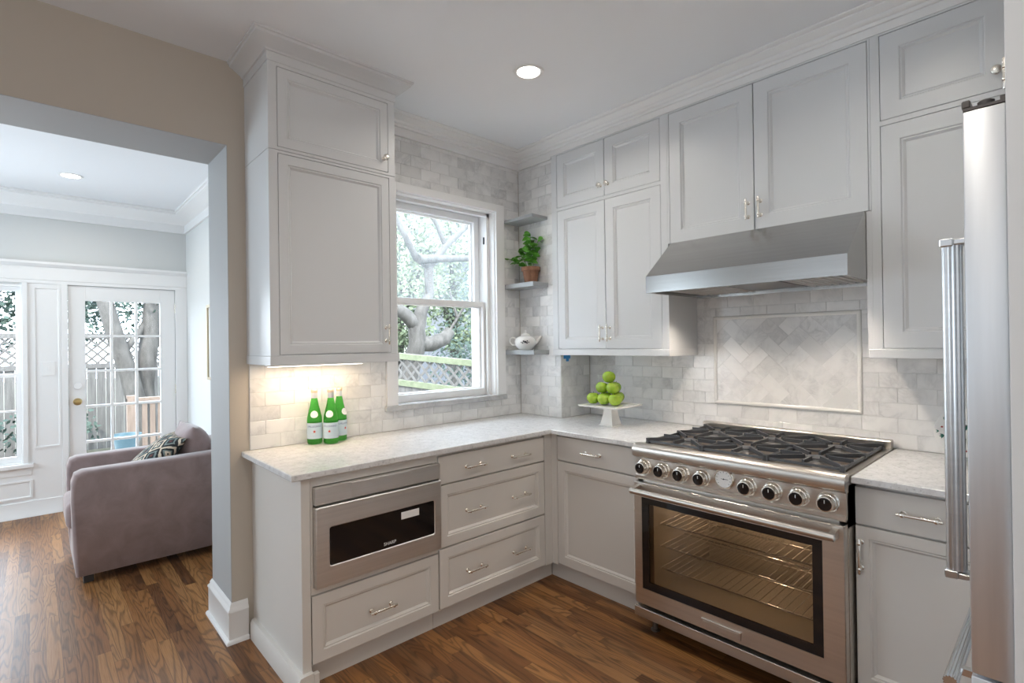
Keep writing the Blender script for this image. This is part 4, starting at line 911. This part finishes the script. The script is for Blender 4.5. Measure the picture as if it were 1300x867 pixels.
cushion(-1.775, 1.66, .655, .47, .44, .22, math.radians(-14), 'back_cushion', VELVET, t)
MB().box(ax0 + .05, ax0 + .10, ay0 + .03, ay0 + .08, 0, .055, .004).build('leg', DARKP, t)
for x, y in ((ax0 + .05, ay1 - .08), (ax1 - .10, ay0 + .03), (ax1 - .10, ay1 - .08)): MB().box(x, x + .05, y, y + .05, 0, .055, .004).build('leg', DARKP, t)
tag(cushion(-2.03, 1.655, .655, .43, .43, .14, math.radians(50), 'throw_pillow', IKAT, None), 'black and cream diamond-patterned pillow lying in the mauve armchair', 'pillow')

# ------------------------------------------------------------------ outdoors
mb = MB(); mb.box(-30, 30, 3.5, 40, -.6, -.5); mb.box(D + .3, 30, -8, 3.5, -.6, -.5); mb.box(-1.4, D + .3, .30, 3.5, -.6, -.5); struct(mb.build('ground', GRASS), 'back yard ground', 'ground')
mb = MB(); mb.box(-5.0, -.2, YS + .15, 6.9, -.5, -.12); struct(mb.build('deck', DECKM), 'wooden deck outside the sunroom door', 'deck')
def lattice_fence(p0, p1, zt0, zt1, hl, label, slat_m, rail_m, board=True, spacing=.10, zb=-.5):
    P0, P1 = Vector(p0), Vector(p1); L = (P1 - P0).length; d = (P1 - P0) / L; n = Vector((-d.y, d.x)); root = thing('lattice_fence', label, 'fence', (p0[0], p0[1], zb))
    def at(s, z, k=0.): sl = zt0 + (zt1 - zt0) * s / L; return (P0.x + d.x * s + n.x * k, P0.y + d.y * s + n.y * k, sl + z)
    def strip(mb, a, b, w, k0, k1):
        (s0, z0), (s1, z1) = a, b; q = Vector((s1 - s0, z1 - z0)).normalized(); m = Vector((-q.y, q.x)) * w
        poly = [(s0 + m.x, z0 + m.y), (s1 + m.x, z1 + m.y), (s1 - m.x, z1 - m.y), (s0 - m.x, z0 - m.y)]; mb.rings([[at(s, z, k0) for s, z in poly], [at(s, z, k1) for s, z in poly]])
    mb = MB(); strip(mb, (0, -.045), (L, -.045), .045, -.045, .045); mb.build('top_rail', rail_m, root)
    mb = MB(); strip(mb, (0, -hl), (L, -hl), .045, -.04, .04); mb.build('bottom_rail', rail_m, root)
    mb = MB(); s = -hl
    while s < L:
        for (a, b, k) in (((s, -hl), (s + hl, 0), .006), ((s + hl, -hl), (s, 0), -.008)):
            sa, za = a; sb, zb_ = b
            if sa < 0 or sb < 0 or sa > L or sb > L:
                ta, tb = 0., 1.
                for lim, sg in ((0, 1), (L, -1)):
                    da, db = (sa - lim) * sg, (sb - lim) * sg
                    if da < 0 and db < 0: ta = 2
                    elif da * db < 0:
                        q = da / (da - db)
                        if da < 0: ta = max(ta, q)
                        else: tb = min(tb, q)
                if ta >= tb: continue
                a, b = (sa + (sb - sa) * ta, za + (zb_ - za) * ta), (sa + (sb - sa) * tb, za + (zb_ - za) * tb)
            strip(mb, a, b, .019, k - .005, k + .005)
        s += spacing
    mb.build('lattice', slat_m, root)
    if board:
        mb = MB(); s = 0
        while s < L - .02:
            e = min(s + .135, L); zz0 = zb - zt0; mb.rings([[at(s, -hl - .03, -.01), at(e, -hl - .03, -.01), at(e, -hl - .03, .012), at(s, -hl - .03, .012)], [(at(q, 0, k)[0], at(q, 0, k)[1], zb) for q, k in ((s, -.01), (e, -.01), (e, .012), (s, .012))]]); s += .142
        mb.build('board_panel', slat_m, root)
    return root
lattice_fence((.35, 8.8), (2.62, 1.60), 1.62, 1.066, .47, 'weathered lattice fence with mossy rails outside the kitchen window', FENCEW, MOSSY, True, .185)
lattice_fence((-9.0, 10.0), (.3, 10.0), 1.72, 1.72, .62, 'tall grey board fence with lattice top across the back yard', FENCEW, FENCEW, True, .17)
random.seed(7)
def canopy(mb, centres, n, size):
    for (c, r) in centres:
        for _ in range(n):
            p = Vector((random.gauss(0, 1), random.gauss(0, 1), random.gauss(0, .8))); p = Vector(c) + p.normalized() * r * random.random() ** .4
            d = Vector((random.uniform(-1, 1), random.uniform(-1, 1), random.uniform(-1, .3))).normalized(); w = d.orthogonal().normalized() * size * random.uniform(.3, .6); L = size * random.uniform(.8, 1.5)
            mb.face([mb.v(p), mb.v(p + d * L * .5 + w), mb.v(p + d * L), mb.v(p + d * L * .5 - w)])
# side-yard tree with a pruned fork
t = thing('tree', 'pruned old tree with forked limbs outside the kitchen window', 'tree', (2.75, 6.6, -.5))
mb = MB(); mb.tube([(2.9, 6.9, -.5), (3.05, 6.7, .5), (3.2, 6.55, 1.25), (3.25, 6.5, 1.45), (3.22, 6.5, 1.75), (3.35, 6.5, 2.15), (3.55, 6.5, 2.5), (3.62, 6.6, 3.1), (4.05, 6.6, 3.6), (4.8, 6.7, 4.2)], [.24, .20, .19, .19, .18, .13, .10, .09, .08, .05], 10)
mb.tube([(3.22, 6.5, 1.80), (2.95, 6.5, 2.05), (2.6, 6.5, 2.25), (2.1, 6.6, 2.7), (1.7, 6.7, 3.4)], [.15, .14, .13, .10, .06], 9)
mb.tube([(3.25, 6.5, 1.45), (3.55, 6.45, 1.44), (3.85, 6.4, 1.55), (4.0, 6.4, 1.72)], [.17, .17, .15, .12], 9)
mb.tube([(3.62, 6.6, 3.1), (3.3, 6.6, 3.25), (2.9, 6.6, 3.9), (2.6, 6.7, 4.6)], [.09, .08, .06, .04], 8); mb.tube([(3.3, 6.5, 3.22), (4.0, 6.5, 3.3), (4.9, 6.5, 3.4)], [.10, .08, .06], 8); mb.tube([(4.05, 6.6, 3.6), (3.85, 6.6, 4.0), (3.5, 6.7, 4.6)], [.06, .05, .03], 8)
for a, b in (((3.9, 6.4, 1.6), (4.5, 6.4, 2.4)), ((4.2, 6.4, 2.0), (4.0, 6.4, 2.6)), ((3.5, 6.5, 2.4), (3.3, 6.3, 3.0)), ((4.5, 6.4, 2.4), (4.9, 6.4, 2.3))): mb.tube([a, b], [.035, .02], 6)
mb.build('trunk', BARK, t, 60)
mb = MB(); canopy(mb, [((2.3, 7.2, 3.2), .8), ((2.7, 7.4, 4.2), .9), ((3.4, 7.6, 4.8), .8), ((2.6, 7.4, 2.3), .5), ((3.2, 7.8, 3.0), .6)], 420, .085); canopy(mb, [((4.3, 7.5, 3.0), .5), ((2.4, 6.9, 1.7), .35)], 160, .07); mb.build('foliage', LEAFY, t)
def bush(x, y, z, r, m, label, n=900, size=.11, hh=1.3):
    t = thing('shrub', label, 'shrub', (x, y, z)); mb = MB(); mb.tube([(x, y, z), (x + .05, y, z + r * hh)], [.06, .02], 7); mb.tube([(x, y, z + .2), (x - r * .4, y, z + r * hh)], [.04, .015], 6); mb.build('stem', BARK, t)
    mb = MB(); canopy(mb, [((x, y, z + r * hh), r), ((x + r * .5, y + .1, z + r * hh * .7), r * .7), ((x - r * .5, y + .1, z + r * hh * .75), r * .7), ((x, y, z + r * hh * 1.6), r * .6)], n // 4, size); mb.build('foliage', m, t)
bush(6.0, 7.3, -.5, 1.5, LEAFD, 'dark evergreen shrub behind the mossy lattice fence', 2600, .10); bush(2.3, 9.4, -.5, 1.2, LEAFY, 'light green shrub behind the forked tree', 1600, .09)
for (x, y, lb, m) in ((5.0, 10.4, 'pale green tree behind the forked tree, filling the window view', LEAFY), (8.6, 12.6, 'tall pale green tree close to the grey neighbouring house', LEAFY)):
    t = thing('tree', lb, 'tree', (x, y, -.5)); mb = MB(); mb.tube([(x, y, -.5), (x + .1, y, 2), (x - .1, y, 6.5)], [.2, .15, .05], 8); mb.tube([(x + .1, y, 2), (x + .9, y - .2, 4)], [.1, .04], 7); mb.tube([(x + .05, y, 1.8), (x - .9, y - .1, 3.8)], [.1, .04], 7); mb.build('trunk', BARK, t)
    mb = MB(); canopy(mb, [((x - .3, y, 2.9), 1.0), ((x + .7, y + .3, 3.1), 1.1), ((x - .9, y, 4.2), 1.2), ((x + .8, y, 4.6), 1.2), ((x - .1, y, 5.6), 1.3), ((x + .5, y, 6.6), 1.2), ((x + .2, y - .3, 1.7), .8)], 850, .13); mb.build('foliage', m, t)
# neighbour's house beyond the side fence
t = thing('neighbor_house', 'grey clapboard neighbouring house behind the trees outside the kitchen window', 'house', (13, 18, -.5))
mb = MB(); mb.box(8.6, 18, 16.6, 22, -.5, 6.2); mb.build('siding_wall', SIDING, t)
mb = MB(); mb.prism([(15.9, 5.85), (23.2, 5.85), (19.5, 8.8)], 'x', 8.0, 18.5); mb.build('roof', ROOFM, t)
mb = MB(); mb.box(7.9, 18.6, 15.82, 15.92, 5.55, 5.95); mb.build('fascia', TRIM, t)
for x in (9.6, 12.4): f = MB(); frame_y(f, x, x + 1.2, 3.0, 4.9, 16.54, 16.62, .1, .1, .1, .1); f = f.build('window', TRIM, t); MB().box(x + .1, x + 1.1, 16.57, 16.59, 3.1, 4.8).build('pane', BLACKG, f)
mb = MB(); mb.box(8.8, 9.1, 16.2, 16.5, -.5, 5.6); mb.build('porch_post', TRIM, t)
# yard trees seen through the sunroom door
t = thing('tree', 'thick leaning bare tree trunks seen through the sunroom door', 'tree', (-1.3, 8.2, -.5))
mb = MB(); mb.tube([(-1.22, 8.2, -.5), (-1.33, 8.15, .35), (-1.45, 8.1, .95), (-1.62, 8.1, 1.55), (-1.75, 8.1, 2.1), (-2.0, 8.2, 3.2)], [.17, .15, .14, .13, .12, .09], 10)
mb.tube([(-1.20, 8.35, -.5), (-1.22, 8.3, .8), (-1.15, 8.3, 1.5), (-1.10, 8.3, 2.2), (-1.25, 8.3, 3.4)], [.17, .15, .15, .13, .10], 10); mb.tube([(-1.18, 8.3, 1.3), (-1.0, 8.3, 1.6), (-.8, 8.3, 2.1)], [.08, .07, .05], 8); mb.tube([(-1.55, 8.1, 1.35), (-1.3, 8.2, 1.7), (-1.2, 8.3, 1.9)], [.06, .05, .04], 8); mb.build('trunk', BARK, t, 60)
mb = MB(); canopy(mb, [((-1.6, 8.4, 2.5), .55), ((-2.1, 8.6, 2.3), .4), ((-1.0, 8.5, 2.4), .5), ((-1.9, 8.6, 3.1), .6)], 260, .08); mb.build('foliage', LEAFD, t)
bush(-2.45, 9.1, -.5, .55, LEAFD, 'low dark shrub against the board fence', 700, .07); bush(-3.9, 8.4, -.5, .75, LEAFD, 'dark shrub outside the sunroom window', 900, .08)
t = thing('tree', 'dark evergreen tree rising behind the yard fence', 'tree', (-2.6, 12, -.5)); mb = MB(); mb.tube([(-2.6, 12, -.5), (-2.6, 12, 5)], [.2, .06], 8); mb.build('trunk', BARK, t); mb = MB(); canopy(mb, [((-2.6, 12, 2.2), 1.2), ((-2.6, 12, 3.6), 1.2), ((-1.2, 12.4, 2.6), 1.2), ((-1.3, 12.4, 3.8), 1.1), ((-3.8, 12.2, 2.6), 1.1), ((-4.0, 12.2, 3.8), 1.2)], 900, .10); mb.build('foliage', LEAFD, t)
# deck railing and planter
t = thing('deck_railing', 'orange cedar deck railing with close balusters outside the door', 'railing', (-1.2, 5.9, -.12))
mb = MB(); mb.box(-1.72, -.3, 5.95, 6.07, .70, .745); mb.build('top_rail', CEDAR, t); mb = MB(); mb.box(-1.72, -1.62, 5.96, 6.06, -.12, .78); mb.build('post', CEDAR, t); mb = MB(); mb.box(-.4, -.3, 5.96, 6.06, -.12, .70); mb.build('post', CEDAR, t)
mb = MB(); mb.box(-1.62, -.4, 5.99, 6.03, -.02, .03); mb.build('bottom_rail', CEDAR, t)
bl = None
for k in range(12):
    x = -1.52 + k * .092
    if bl is None: bl = MB().box(x - .03, x + .03, 5.992, 6.028, .03, .70).build('baluster', CEDAR, t)
    else: c = copy_tree(bl, t); c.location = (k * .092, 0, 0)
t = thing('planter', 'round blue glazed planter on the deck by the railing', 'planter', (-1.77, 5.6, -.12)); MB().lathe([(.09, 0), (.125, .30), (.150, .36), (.165, .40), (.165, .435), (.150, .435), (.140, .38)], (-1.77, 5.6, -.12), (0, 0, 1), 28).build('pot', BLUEP, t, 40); MB().lathe([(.139, .37), (.139, .39)], (-1.77, 5.6, -.12), (0, 0, 1), 20).build('soil', SOIL, t)
